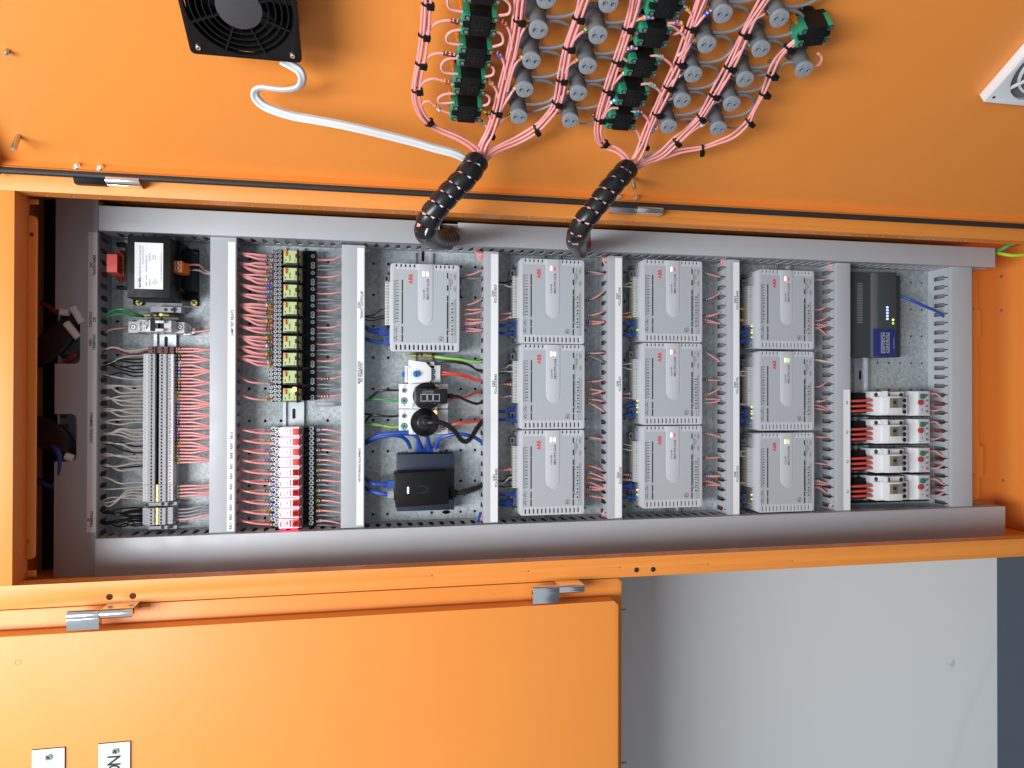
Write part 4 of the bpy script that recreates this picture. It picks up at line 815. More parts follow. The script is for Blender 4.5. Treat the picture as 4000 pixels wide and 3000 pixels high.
cw(8, 3, G2, [(20, 42), (14, 32, None, 'white'), (265, 200), (400, 375, '9'), (435, 470), (465, 482)])
cw(9, 3, G2, [(730, 725), (970, 985), (1135, 1160, '9'), (1162, 1168), (1195, 1260)])
cw(0, 0, C1, [(718, 788, None, 'black'), (788, 790, None, 'black'), (814, 822, None, 'black')], False)
cw(1, 1, D1, [(405, 408, None, 'black'), (420, 415, None, 'black'), (470, 435, None, 'white'), (758, 765, '28'), (800, 840, '9')], False)
cw(2, 1, D1, [(1292, 1372, None, 'black'), (1320, 1375, None, 'white'), (1365, 1400, None, 'black'), (1386, 1385, None, 'white'), (1480, 1510, None, 'black'), (1525, 1520, '33'), (1652, 1670, '46')], False)
cw(3, 1, D2, [(922, 940, '33'), (990, 1050, None, 'black'), (1012, 1100, None, 'white'), (1045, 1035, None, 'black'), (1105, 1090, None, 'black')], False)
cw(4, 2, E1, [(420, 452, None, 'black'), (430, 458, None, 'white'), (470, 465, None, 'white'), (750, 765, '10'), (795, 800, '44')], False)
cw(5, 2, E1, [(1300, 1310, None, 'white'), (1360, 1340, None, 'white'), (1625, 1630, '18'), (1671, 1671, '26')], False)
cw(6, 2, E2, [(655, 645, None, 'black'), (660, 650, None, 'white'), (715, 700, None, 'white'), (980, 980, '107'), (1035, 1035, '63')], False)
cw(7, 3, G1, [(855, 855, '44'), (1020, 1022, '44')], False); cw(8, 3, G2, [(120, 130, None, 'white'), (160, 135, None, 'white'), (425, 430, '97')], False); cw(9, 3, G2, [(860, 885, None, 'white'), (905, 885, None, 'white'), (1155, 1158, '94')], False)
# ------------------------------------------------------------------ network leads
def lead(pts, label, plug=None, boot=False, r=.0029, pm='blue_clear', pd=None):
    q = PW(*pts); o = wire(q, r, 'blue_wire', 'network_lead', label, 'network lead', 'blue network leads', None, .5, 9, 6)
    a, b = q[0], q[1]; d = (a - b).normalized(); b0 = MB(q[0]); s = Vector((0, 0, 1)); x = d.cross(s).normalized()
    def blk(mb, t0, t1, hx, hz):
        vs = []
        for t in (t0, t1):
            c = a + d * t
            for i, j in ((-1, -1), (1, -1), (1, 1), (-1, 1)): vs.append(c + x * (hx * i) + s * (hz * j))
        mb._add(vs, [(3, 2, 1, 0), (4, 5, 6, 7), (0, 1, 5, 4), (1, 2, 6, 5), (2, 3, 7, 6), (3, 0, 4, 7)])
    blk(b0, -.001, .019, .0058, .004); b0.build('connector', pm, o, bev=.0006)
    if boot:
        b1 = MB(q[0])
        for k in range(5): c = a - d * (.002 + .0042 * k); b1.tube([c, c - d * .0028], .0056 - .0005 * k, 10, res=1)
        b1.tube([a, a - d * .02], .0036, 8, res=1); blk(b1, -.001, .010, .0066, .005); b1.build('strain_relief', 'blue_wire', o)
    return o
lead([C1(232, 955) + (.030,), C1(150, 945) + (.034,), C1(110, 925) + (.036,), C1(70, 905) + (.034,)], 'booted blue lead in the upper port of the TENANCY controller', None, True, .0034, 'blue_wire')
lead([C1(280, 1065) + (.030,), C1(200, 1070) + (.034,), C1(130, 1050) + (.036,), C1(60, 1030) + (.034,)], 'blue lead in the lower port of the TENANCY controller', None, False, .0034)
for z, ci, row, ys in ((D1, 1, 1, ((885, 890), (975, 968))), (D2, 2, 1, ((272, 300), (378, 385))), (D2, 3, 1, ((1190, 1185),)), (E1, 4, 2, ((865, 862), (975, 988))), (E2, 5, 2, ((225, 245), (330, 340))), (E2, 6, 2, ((1218, 1222),)), (G1, 7, 3, ((1190, 1210), (1320, 1330))), (G2, 8, 3, ((495, 500), (570, 572)))):
    xs, xe, xl, xd = ROWX[row]
    for k, (ya, yb) in enumerate(ys):
        a, b = z(0, ya)[1], z(0, yb)[1]; lead([(xl + 4, a, .028), (xl - 8, a, .032), (xl * .5 + xd * .5, (a + b) / 2 + 2, .036), (xd - 12, b, .034)], 'blue lead in the %s port of the %s' % (('upper', 'lower')[k], CN[ci]))
a = D2(0, 1290)[1]; lead([(1975, a - 2, .028), (1960, a - 1, .034), (1950, a, .036), (1930, a + 2, .034)], 'booted blue lead in the lower port of the PCU controller', None, True, .003, 'blue_wire')
a = E2(0, 1105)[1]; lead([(2455, a, .030), (2440, a, .036), (2430, a + 2, .036), (2415, a + 4, .034)], 'booted blue lead in the upper port of the WAIT controller', None, True, .003, 'blue_wire')
wire(PW((2904, 1928, .03), (2895, 1950, .036), (2885, 1935, .036), (2870, 1925, .03)), .0028, 'blue_wire', 'network_lead', 'short dark blue lead at the CLN controller', 'network lead', 'blue network leads')
# ------------------------------------------------------------------ bay three: thermostat, sockets, plug tops, network boxes
for k in range(2):
    y = 1419 + 13 * k; zz = Z(1400, y - 1250 / 2.765, 2.765); o = zz.org(690, 1250); m = MB(o); zz.box(m, 560, 1234, 640, 1268, .006, .036); zz.box(m, 600, 1234, 820, 1268, .006, .042); m.mat(1)
    for a in (668, 758): zz.cyl(m, a, 1250, .0026, .042, .0424, 10)
    m.mat(2); zz.cyl(m, 712, 1250, .0026, .042, .0424, 10); m.mat(1); zz.box(m, 566, 1242, 576, 1262, .036, .0363); tag(m.build('terminal', ['cream_plastic', 'ink', 'steel']), ('upper', 'lower')[k] + ' light terminal just above the thermostat', 'terminal', 'light terminals above the thermostat')
o = C1.org(690, 1410); t = thing('thermostat', 'white thermostat with blue dial and vent slots', 'thermostat', o)
m = MB(o); C1.box(m, 508, 1318, 745, 1508, .005, .050); C1.box(m, 745, 1320, 885, 1505, .005, .042); C1.box(m, 870, 1318, 892, 1358, .005, .036); C1.box(m, 860, 1470, 892, 1508, .005, .036); m.build('housing', 'white_plastic', t, bev=.0007)
m = MB(o)
for k in range(11):
    C1.box(m, 520 + 21 * k, 1316, 530 + 21 * k, 1327, .03, .0504); C1.box(m, 520 + 21 * k, 1499, 530 + 21 * k, 1510, .03, .0504)
for k in range(13): C1.box(m, 690 - 4 * abs(k - 6), 1336 + 13 * k, 740, 1341 + 13 * k, .05, .0503)
for k in range(12): C1.box(m, 522, 1345 + 12 * k, 534, 1350 + 12 * k, .05, .0503)
tag(m.build('vent_slots', 'ink', t), None, None, kind='stuff')
p = C1.P(623, 1412, .05); m = MB(o); m.prism([(p.x + b, p.y + a) for a, b in ((-.026, -.010), (-.026, .010), (-.016, .020), (.013, .024), (.013, -.024), (-.016, -.020))][::-1], [], .05, .0507); m.build('dial_plate', 'label_white', t, bev=.0002)
m = MB(o); m.cyl(p.x, p.y, .0060, .0507, .0565, 20, .0054); m.build('dial', 'blue_plastic', t, bev=.0005)
m = MB(o); m.box(p.x - .0042, p.x + .0042, p.y - .0006, p.y + .0006, .0565, .0568); m.text('°C', p.x + .012, p.y + .011, .0509, .005, .004)
for k in range(8): an = -2.2 + k * .63; m.text(str(k * 10), p.x + .0088 * math.sin(an), p.y + .0088 * math.cos(an), .0509, .0022, .0018)
m.build('lettering', 'ink', t)
m = MB(o); q0 = C1.P(505, 1447, .02); q1 = C1.P(472, 1385, .02); m.prism(rrect(q0.x, q1.x, q0.y, q1.y, .002), [rrect(q0.x + .006, q1.x - .006, q0.y + .003, q1.y - .003, .001)], .012, .022); m.build('rail_clip', 'blue_plastic', t, bev=.0005)
for b in (1385, 1447): m = MB(o); m.mat(1); C1.cyl(m, 806, b, .0042, .042, .0424, 12); C1.screw(m, 806, b, .0028, .0430, 0, 1); m.build('screw', ['steel', 'ink'], t)
def socket(yc, label):
    zz = Z(1400, yc - 135 / 2.765, 2.765); o = zz.org(705, 135); t = thing('power_socket', label, 'socket', o, 'white rail mounted power sockets')
    m = MB(o); zz.box(m, 440, 0, 548, 268, .005, .046); zz.box(m, 548, 0, 850, 270, .005, .064); zz.box(m, 850, 3, 968, 266, .005, .048); m.build('housing', 'white_plastic', t, bev=.0009)
    m = MB(o); q0, q1 = zz.P(845, 255, .064), zz.P(600, 15, .064); m.prism(rrect(q0.x, q1.x, q0.y, q1.y, .007), [rrect(q0.x + .0006, q1.x - .0006, q0.y + .0006, q1.y - .0006, .0064)], .064, .0645); m.build('outlet_rim', 'mid_grey', t)
    for b in (72, 182):
        m = MB(o); zz.cyl(m, 495, b, .0062, .046, .0466, 16, .0058); m.mat(1); zz.screw(m, 495, b, .0044, .0480, 1, 2); m.build('screw', ['white_plastic' if b < 100 else 'green_plastic', 'steel', 'ink'], t)
    m = MB(o); m.mat(0); zz.cyl(m, 920, 190, .0058, .048, .0486, 16); m.mat(1); zz.screw(m, 920, 190, .0042, .0498, 1, 2); m.build('screw', ['red_plastic', 'steel', 'ink'], t)
    m = MB(o); zz.cyl(m, 826, 40, .0042, .064, .0665, 12, .003); m.build('neon_lamp', 'led_amber', t)
    m = MB(o); zz.text(m, ':hager', 590, 235, .0648, 62, 22, False); m.build('lettering', 'blue_plastic', t)
    m = MB(o); zz.text(m, 'E', 500, 232, .0462, 22, 30); zz.text(m, 'N', 500, 28, .0462, 22, 30); m.build('marking', 'mid_grey', t)
    return t
socket(1548, 'white power socket with the flat black adaptor plugged in'); socket(1647.5, 'white power socket with the round black plug')
o = C2.org(780, 130); t = thing('plug_adaptor', 'flat black switching adaptor plugged into the upper socket', 'adaptor', o)
m = MB(o); C2.box(m, 612, 52, 966, 214, .066, .098); m.build('case', 'black_gloss', t, bev=.0025); m = MB(o); C2.cyl(m, 740, 130, .0235, .0645, .074, 28); m.build('plug_base', 'black_plastic', t, bev=.001)
m = MB(o); C2.text(m, 'SWITCHING ADAPTOR', 755, 78, .0983, 0, 0) if False else None
for s, x, y, l, h in (('SWITCHING ADAPTER', 752, 78, 118, 9), ('MODEL: 100-240V 50/60Hz', 752, 92, 118, 6), ('INPUT: 0.5A', 752, 103, 118, 6), ('OUTPUT: 12V 1.0A', 762, 113, 138, 6), ('MADE IN CHINA', 760, 184, 140, 6)):
    p = C2.P(x, y, .098); kk = scp(p) * 2.765; m.text(s, p.x, p.y, .0983, l / kk, h / kk, False, -math.pi / 2)
for x in (712, 775, 838): q = C2.P(x, 148, .0983); m.prism(rect(q.x - .006, q.x + .006, q.y - .006, q.y + .006), [rect(q.x - .0052, q.x + .0052, q.y - .0052, q.y + .0052)], .098, .0984)
m.build('lettering', 'panel_grey', t)
wire([C2.P(966, 130, .08), C2.P(1020, 130, .078)], .0045, 'black_rubber', 'strain_relief', 'ribbed black strain relief on the flat adaptor', 'lead', None, None, .5, 10, 1)
wire([C2.P(1000, 130, .078), C2.P(1080, 135, .075), C2.P(1170, 180, .070), C2.P(1270, 212, .065), C2.P(1320, 200, .055), C2.P(1360, 172, .045)], .0024, 'black_rubber', 'power_lead', 'thin black lead from the flat adaptor', 'lead', None, None, .5, 8, 6)
o = C2.org(718, 415); t = thing('power_plug', 'round black plug with cord in the lower socket', 'plug', o)
m = MB(o); C2.cyl(m, 718, 418, .0240, .066, .074, 36); C2.cyl(m, 718, 415, .0235, .074, .088, 36, .012); C2.cyl(m, 735, 415, .0085, .086, .106, 20, .006); m.build('plug_body', 'black_gloss', t, bev=.0012)
wire([C2.P(745, 420, .104), C2.P(790, 415, .110), C2.P(880, 415, .108), C2.P(970, 450, .104), C2.P(1050, 520, .096), C2.P(1100, 590, .088), C2.P(1155, 622, .080), C2.P(1215, 585, .070), C2.P(1280, 480, .058), C2.P(1345, 400, .046), C2.P(1370, 380, .04)], .0042, 'black_rubber', 'power_lead', 'thick black cord hanging from the round plug', 'lead', None, None, .5, 10, 6)
RW = 'wires beside the power sockets'
for pts, mm, lb in ((((970, 175), (1060, 155), (1180, 135), (1270, 95), (1365, 72)), 'red', 'red wire right of the upper socket'), (((985, 440), (1090, 412), (1220, 405), (1340, 382)), 'red', 'upper red wire right of the lower socket'), (((985, 446), (1100, 428), (1230, 412), (1340, 384)), 'red', 'lower red wire right of the lower socket'), (((445, 68), (360, 68), (260, 70), (200, 90), (140, 140), (60, 190)), 'black', 'black wire left of the upper socket'), (((445, 182), (360, 182), (240, 165), (120, 168), (50, 185)), 'green', 'green wire left of the upper socket'), (((440, 340), (340, 352), (220, 335), (50, 322)), 'black', 'upper black wire left of the lower socket'), (((440, 345), (330, 350), (200, 340), (120, 350), (70, 420)), 'black', 'lower black wire left of the lower socket'), (((440, 458), (330, 460), (200, 432), (50, 420)), 'green', 'green wire left of the lower socket'), (((440, 462), (350, 466), (240, 445), (50, 435)), 'lime', 'yellow green wire left of the lower socket')):
    wire([C2.P(a, b, .034 + .006 * math.sin(i)) for i, (a, b) in enumerate(pts)], .0019, mm + '_wire', 'wire', lb, 'wire', RW)
for pts, mm, lb in ((((862, 1395), (950, 1395), (1060, 1412), (1180, 1428), (1270, 1470), (1360, 1480)), 'red', 'upper red wire from the thermostat'), (((862, 1435), (910, 1418), (1020, 1420), (1150, 1445), (1260, 1480), (1360, 1484)), 'red', 'lower red wire from the thermostat'), (((825, 1215), (950, 1232), (1090, 1246), (1230, 1268), (1345, 1272)), 'green', 'upper green earth wire above the thermostat'), (((825, 1228), (960, 1244), (1100, 1256), (1230, 1278), (1345, 1276)), 'lime', 'yellow green earth wire above the thermostat'), (((825, 1268), (950, 1275), (1080, 1290), (1190, 1315), (1270, 1362), (1350, 1375)), 'black', 'upper black wire above the thermostat'), (((825, 1285), (940, 1272), (1090, 1282), (1210, 1318), (1280, 1372), (1350, 1384)), 'black', 'lower black wire above the thermostat')):
    wire([C1.P(a, b, .032 + .006 * math.sin(i)) for i, (a, b) in enumerate(pts)], .0019, mm + '_wire', 'wire', lb, 'wire', 'wires beside the thermostat')
o = C2.org(725, 1060); t = thing('network_switch', 'flat navy network switch under the black injector', 'network box', o)
m = MB(o); C2.box(m, 416, 756, 1036, 1368, .004, .034); m.build('case', 'navy', t, bev=.001)
m = MB(o); q0, q1 = C2.P(1000, 742, .034), C2.P(430, 757, .034); m.box(q1.x, q1.x + .0004, q0.y, q1.y, .008, .030)
for k in range(5): c = C2.P(560 + 105 * k, 745, .02); m.box(q1.x, q1.x + .0010, c.y - .0065, c.y + .0065, .010, .026)
m.build('port_row', 'black_plastic', t)
o = C2.org(690, 1130); t = thing('power_injector', 'black power injector box with small white light', 'network box', o)
m = MB(o); q = [(C2.P(a, b, .072).x, C2.P(a, b, .072).y) for a, b in ((403, 1337), (980, 1297), (966, 940), (390, 962))]; m.prism(q, [], .0345, .072); m.build('case', 'black_plastic', t, bev=.0018)
m = MB(o); C2.box(m, 384, 965, 396, 1262, .036, .070); m.build('end_plate', 'black_gloss', t, bev=.0006)
m = MB(o); q = C2.P(536, 1147, .072); m.prism(rrect(q.x - .0055, q.x + .0055, q.y - .0013, q.y + .0013, .0008), [], .072, .0726); m.build('status_light', 'led_white', t)
m = MB(o); q = C2.P(690, 1140, .072); U = [(q.x + .0075 * math.cos(a), q.y + .011 * math.sin(a)) for a in [math.pi + math.pi * j / 12 for j in range(13)]]; inn = [(q.x + .0042 * math.cos(a), q.y + .0075 * math.sin(a)) for a in [2 * math.pi - math.pi * j / 12 for j in range(13)]]
m.prism(U + [(q.x + .0075, q.y + .008), (q.x + .0042, q.y + .008)] + inn + [(q.x - .0042, q.y + .0035), (q.x - .0075, q.y + .0035)], [], .072, .0723)
for a, b in ((.0048, .0055), (.0066, .0075), (.0052, .0088)): m.box(q.x - a - .0008, q.x - a + .0004, q.y + b - .0007, q.y + b + .0007, .072, .0723)
m.build('emblem', 'black_gloss', t)
wire([C2.P(978, 1180, .052), C2.P(1010, 1180, .052), C2.P(1060, 1180, .052)], [.0105, .0095, .0075], 'black_plastic', 'power_connector', 'black moulded connector at the right of the injector', 'connector', None, None, .5, 8, 4)
wire([C2.P(1040, 1180, .052), C2.P(1120, 1170, .052), C2.P(1200, 1150, .05), C2.P(1290, 1120, .045), C2.P(1365, 1065, .04)], .0042, 'black_rubber', 'power_lead', 'black lead from the injector to the trunking', 'lead', None, None, .5, 10, 6)
b = MB(C2.P(1200, 1150, .05))
for k in range(5): a0, b0 = 1130 + 30 * k, 1172 - 10 * k; b.tube([C2.P(a0, b0, .051), C2.P(a0 + 16, b0 - 5, .051)], .0068 - .0004 * k, 10, res=1)
tag(b.build('strain_relief', 'black_rubber'), 'ribbed strain relief on the black injector lead', 'lead', None, None)
lead([C2(320, 1082) + (.052,), C2(220, 1082) + (.052,), C2(150, 1072) + (.048,), C2(100, 1040) + (.042,), C2(50, 995) + (.036,)], 'booted blue lead in the upper port of the injector', None, True, .0036, 'blue_wire'); lead([C2(320, 1190) + (.052,), C2(260, 1185) + (.052,), C2(160, 1160) + (.046,), C2(50, 1115) + (.036,)], 'blue lead with clear plug in the lower port of the injector', None, False, .0036, 'clear_plastic')
# the four leads in the top edge of the switch
def portlead(pts, label, boot):
    lead([C2(a, b) + (w,) for a, b, w in pts], label, None, boot, .0034, 'clear_plastic' if not boot else 'blue_wire')
portlead(((562, 700, .02), (540, 640, .028), (500, 590, .036), (430, 560, .042), (340, 555, .044), (220, 580, .042), (50, 650, .034)), 'blue lead in the first switch port from the left', 0)
portlead(((668, 700, .02), (655, 640, .03), (630, 570, .04), (560, 540, .044), (400, 545, .048), (230, 570, .044), (50, 640, .036)), 'booted blue lead in the second switch port from the left', 1)
portlead(((765, 700, .02), (755, 640, .03), (735, 560, .042), (640, 520, .05), (420, 530, .052), (250, 545, .048), (120, 600, .042), (50, 630, .036)), 'booted blue lead in the third switch port from the left', 1)
portlead(((838, 700, .02), (850, 640, .03), (900, 580, .042), (1000, 548, .050), (1130, 545, .052), (1260, 580, .048), (1350, 640, .038)), 'blue lead arching right from the fourth switch port', 0)
# ------------------------------------------------------------------ right end bay
o = H1.org(650, 700); t = thing('building_controller', 'dark grey controller with blue badge and white lights', 'controller', o)
m = MB(o); H1.box(m, 372, 190, 640, 1192, .006, .040); H1.box(m, 697, 190, 915, 1192, .006, .048); H1.box(m, 915, 230, 960, 1192, .006, .034); m.build('case', 'dark_grey', t, bev=.0012)
m = MB(o); H1.box(m, 630, 200, 697, 1192, .03, .046); H1.box(m, 660, 250, 672, 780, .046, .0464); m.build('grey_band', 'band_grey', t, bev=.001)
m = MB(o)
for k in range(24): H1.box(m, 450, 318 + 20 * k, 512, 328 + 20 * k, .039, .0415)
m.build('vent_fins', 'mid_grey', t)['kind'] = 'stuff'
m = MB(o)
for k in range(40): H1.box(m, 372, 210 + 24 * k, 420, 220 + 24 * k, .038, .0425)
m.build('edge_fins', 'dark_grey', t)['kind'] = 'stuff'
m = MB(o); H1.box(m, 648, 858, 914, 1186, .044, .0492); bd = m.build('badge', 'blue_badge', t, bev=.0006)
m = MB(o); H1.text(m, 'DISTECH', 760, 1022, .0495, 240, 40, True); H1.text(m, 'CONTROLS', 802, 1022, .0495, 240, 32, True); H1.box(m, 730, 900, 735, 1145, .0492, .0495); H1.box(m, 822, 900, 827, 1145, .0492, .0495); H1.text(m, 'EC-BOS-8', 880, 1025, .0495, 120, 14); m.build('lettering', 'panel_grey', bd)
m = MB(o)
for k in range(5): H1.text(m, '8', 803, 605 + 34 * k, .0484, 26, 34, True)
m.build('display_light', 'led_blue', t)
for b, mm in ((752, 'led_amber'), (793, 'led_green')): m = MB(o); H1.cyl(m, 872, b, .0022, .048, .0488, 8); m.build('status_light', mm, t)
wire([H1.P(940, 470, .03), H1.P(1080, 520, .045), H1.P(1250, 595, .05), H1.P(1400, 660, .048), H1.P(1490, 735, .038)], .0030, 'blue_wire', 'network_lead', 'blue lead hanging from the dark grey controller', 'network lead', 'blue network leads', None, .5, 8, 6)
def contactor():
    z = H2; o = z.org(735, 545); t = thing('contactor', 'x', 'contactor', o, 'four contactors in the right end bay')
    m = MB(o); z.box(m, 595, 482, 925, 675, .006, .052); z.box(m, 660, 428, 882, 482, .006, .052); z.box(m, 545, 425, 670, 486, .006, .040); z.box(m, 700, 424, 722, 676, .05, .064); z.box(m, 722, 482, 870, 672, .05, .072); m.build('body', 'white_plastic', t, bev=.0008)
    m = MB(o); z.box(m, 838, 495, 872, 600, .072, .0735); z.box(m, 740, 498, 838, 602, .0721, .0726); m.build('front_window', 'mid_grey', t, bev=.0004)
    m = MB(o); z.box(m, 772, 512, 812, 598, .0727, .074); m.build('actuator', 'brass', t); m = MB(o); z.cyl(m, 792, 545, .0032, .074, .0755, 10); m.build('indicator', 'ink', t)
    for a, b, w in [(668, y, .0524) for y in (518, 578, 638)] + [(893, y, .0524) for y in (518, 578, 638)] + [(720, 460, .0524), (857, 460, .0524), (595, 458, .0404)]:
        m = MB(o); z.cyl(m, a, b, .0042, w - .001, w, 10); m.build('terminal_screw', 'ink', t)
    return t, o
def overload():
    z = H2; o = z.org(1060, 548); t = thing('overload_relay', 'x', 'overload relay', o, 'four overload relays in the right end bay')
    m = MB(o); z.box(m, 960, 420, 1158, 676, .006, .050); z.box(m, 1036, 422, 1142, 672, .05, .058); m.build('body', 'white_plastic', t, bev=.0009)
    m = MB(o); z.box(m, 1040, 426, 1135, 670, .058, .0584); m.build('front_plate', 'case_grey', t)
    m = MB(o); z.cyl(m, 1093, 476, .0055, .058, .063, 12, .005); m.build('reset_button', 'button_green', t, bev=.0005); m = MB(o); z.cyl(m, 1072, 540, .0055, .058, .063, 12, .005); m.build('stop_button', 'button_red', t, bev=.0005)
    m = MB(o); z.cyl(m, 1082, 615, .0080, .058, .0605, 16, .0075); m.mat(1); q = z.P(1082, 615, .0606); m.box(q.x - .003, q.x + .003, q.y - .0005, q.y + .0005, .0605, .0608); m.build('setting_dial', ['case_grey', 'ink'], t)
    for b in (462, 518, 574, 632): m = MB(o); z.cyl(m, 1128, b, .0030, .058, .0586, 8); m.build('terminal_screw', 'mid_grey', t)
    return t, o
KY = [1480 + y / 2.6757 for y in (252, 548, 854, 1144)]; KN = ['topmost', 'second from the top', 'third from the top', 'lowest']
k0, ko = contactor(); v0, vo = overload()
for i, y in enumerate(KY):
    du = P(3480, y, .06).x - P(3480, KY[1], .06).x
    if i == 1: k0['label'] = 'white contactor with red wires, ' + KN[1]; v0['label'] = 'white overload relay with red and green buttons, ' + KN[1]
    else: dup(k0, ko + Vector((du, 0, 0)), 'white contactor with red wires, ' + KN[i]); dup(v0, vo + Vector((du, 0, 0)), 'white overload relay with red and green buttons, ' + KN[i])
    for j in range(3):
        yb = y + (-9, 11, 30)[j] ; wire(PW((3425, yb + (j - 1) * 1, .036), (3390, yb - 1, .046), (3350, yb + 1, .046), (3312, yb + 2, .036)), .0026, 'red_wire', 'wire', 'red wire at the left of the %s contactor, %s of three' % (KN[i].split()[0], nth(j + 1)), 'wire', 'red wires left of the contactors')
    for j in range(3):
        s = y + (-34, -8, 26)[j]; wire(PW((3628, y + (-34, 0, 28)[j], .03), (3655, y + (-36, -2, 30)[j], .038), (3690, (y + s) / 2 + 4, .04), (3708, s, .038)), .0017, ('pink_wire', 'darkred_wire', 'pink_wire')[j], 'wire', '%s wire at the right of the %s overload relay' % (('upper pink', 'dark red', 'lower pink')[j], KN[i].split()[0]), 'wire', 'wires right of the overload relays')
    m = MB(P(3500, y + 52, .03)); m.px(3330, y + 48, 3630, y + 54, .02, .036); tag(m.build('divider_strip', 'black_plastic', bev=.001), 'black divider strip below the %s contactor' % KN[i].split()[0], 'strip', 'black strips between the contactors')
    m = MB(P(3360, y, .01)); m.px(3335, y - 40, 3400, y + 40, .012, .024); tag(m.build('mounting_block', 'black_plastic', bev=.001), 'black base left of the %s contactor' % KN[i].split()[0], 'base', 'black bases behind the contactor wires')
# wire tails turning into the trunking corners
def tails(x, y, dx, dy, mats, label):
    for i, mm in enumerate(mats):
        a = P(x - dx + i * 5, y - dy, .022); b_ = P(x + i * 5, y, .04); c = P(x + dx * .6 + i * 5, y + dy * .8, .046); wire([a, (a + b_) / 2 + Vector((0, 0, .008)), b_, c], .0017, mm, 'wire', label, 'wire', 'wires turning into the trunking corners')
tails(1868, 1002, 14, 22, ['pink_wire'] * 4, 'pink wire in the corner under the first lid gap'); tails(2357, 1020, 12, 18, ['pink_wire'] * 4, 'pink wire in the corner at the top of the 22307 strip'); tails(2818, 1025, 12, 16, ['pink_wire'] * 4, 'pink wire in the corner at the top of the 22309 strip'); tails(3236, 1044, 12, 16, ['pink_wire'] * 4, 'pink wire in the corner at the top of the K4 trunking'); tails(3690, 1056, 12, 12, ['pink_wire'] * 3, 'pink wire at the top of the last trunking')
tails(1870, 2020, 10, -22, ['blue_wire', 'blue_wire', 'pink_wire'], 'wire in the bottom corner beside the injector'); tails(2356, 2005, 10, -18, ['pink_wire', 'pink_wire', 'grey_wire'], 'wire in the bottom corner of the 22305 trunking'); tails(2826, 1990, 8, -14, ['pink_wire', 'pink_wire'], 'wire in the bottom corner of the 22308 trunking'); tails(3238, 1980, 8, -12, ['pink_wire', 'white_wire', 'black_wire'], 'wire in the bottom corner of the K1 trunking')
for k, pts in enumerate((((4030, 925, .10), (3960, 950, .09), (3910, 975, .075), (3878, 982, .05)), ((4030, 992, .10), (3960, 998, .09), (3915, 992, .075), (3878, 984, .05)))): wire(PW(*pts), .0034, ('green_wire', 'lime_wire')[k], 'earth_wire', ('green', 'yellow green')[k] + ' earth wire at the right end of the top trunking', 'wire', None, None, .5, 8, 6)
# ------------------------------------------------------------------ things on the open door
def dthing(name, label, cat, a, v, group=None): p = DW(a, v, 0); return thing(name, label, cat, p, group, DRZ)
class DMB(MB):                                # door local coordinates relative to a thing at (a, v)
    pass
# ventilation fan
FH = .052
c0 = DL(745, 207, FH); c1 = DL(1180, 250, FH); sz = c0[1] - c1[1]; fa = (c0[0] + c1[0]) / 2 + sz / 2; fv = (c0[1] + c1[1]) / 2; hs_ = sz / 2
t = dthing('ventilation_fan', 'square black fan with ring guard on the open door', 'fan', fa, fv)
def fb(): return MB((0, 0, 0))
m = fb(); m.prism(rrect(-hs_, hs_, -hs_, hs_, hs_ * .09), [circ(0, 0, hs_ * .93, 40)], FH - .006, FH); fr = m.build('guard_frame', 'black_plastic', t, bev=.0012)
m = fb()
for r in (.50, .62, .73, .84): m.ring(0, 0, hs_ * (r - .012), hs_ * (r + .012), FH - .004, FH - .0005, 48)
for k in range(8):
    a = k * math.pi / 4 + .39; c, s = math.cos(a), math.sin(a); w = hs_ * .016; m.prism([(c * hs_ * .38 - s * w, s * hs_ * .38 + c * w), (c * hs_ * .38 + s * w, s * hs_ * .38 - c * w), (c * hs_ * .98 + s * w, s * hs_ * .98 - c * w), (c * hs_ * .98 - s * w, s * hs_ * .98 + c * w)], [], FH - .0035, FH + .0004)
m.build('guard_rings', 'black_plastic', fr, bev=0)
m = fb(); m.cyl(0, 0, hs_ * .40, FH - .006, FH + .0004, 36); m.build('hub_cap', 'hub_grey', t, bev=.0012)
m = fb()
for k in range(7):
    a = k * 2 * math.pi / 7; q = [(hs_ * r * math.cos(a + d), hs_ * r * math.sin(a + d)) for r, d in ((.36, -.2), (.86, 0), (.88, .32), (.60, .36), (.36, .28))]; m.prism(q, [], .018 + .0002 * k, .020 + .0002 * k)
m.build('blades', 'black_gloss', t)['kind'] = 'stuff'
m = fb(); m.prism(rrect(-hs_ * .92, hs_ * .92, -hs_ * .92, hs_ * .92, .008), [circ(0, 0, hs_ * .90, 32)], .0005, FH - .006); m.prism(rect(-hs_ * .9, hs_ * .9, -hs_ * .9, hs_ * .9), [], .0002, .0012); m.build('fan_housing', 'black_plastic', t, bev=0)
for a, b in ((-1, -1), (-1, 1), (1, -1), (1, 1)): m = fb(); m.mat(0).cyl(a * hs_ * .84, b * hs_ * .84, hs_ * .058, FH, FH + .0022, 14, hs_ * .045); m.screw(a * hs_ * .84, b * hs_ * .84, hs_ * .03, FH + .0028, 0, 1); m.build('screw', ['chrome', 'ink'], t)
Zf = Z(600, 0, 2.37)
fp = [(Zf(a, b), h) for a, b, h in ((1190, 560, .02), (1270, 602, .025), (1350, 655, .03), (1378, 730, .034), (1345, 805, .036), (1230, 832, .036), (1100, 822, .034), (1000, 812, .032), (945, 840, .032), (945, 900, .034), (1010, 970, .038), (1130, 1025, .042), (1300, 1075, .045), (1500, 1110, .047), (1850, 1178, .05))] + [(Z3(a, b), h) for a, b, h in ((200, 1140, .053), (400, 1198, .056), (560, 1240, .058), (660, 1290, .060), (705, 1350, .060))]
fpts = [PD(p[0][0], p[0][1], p[1]) for p in fp]
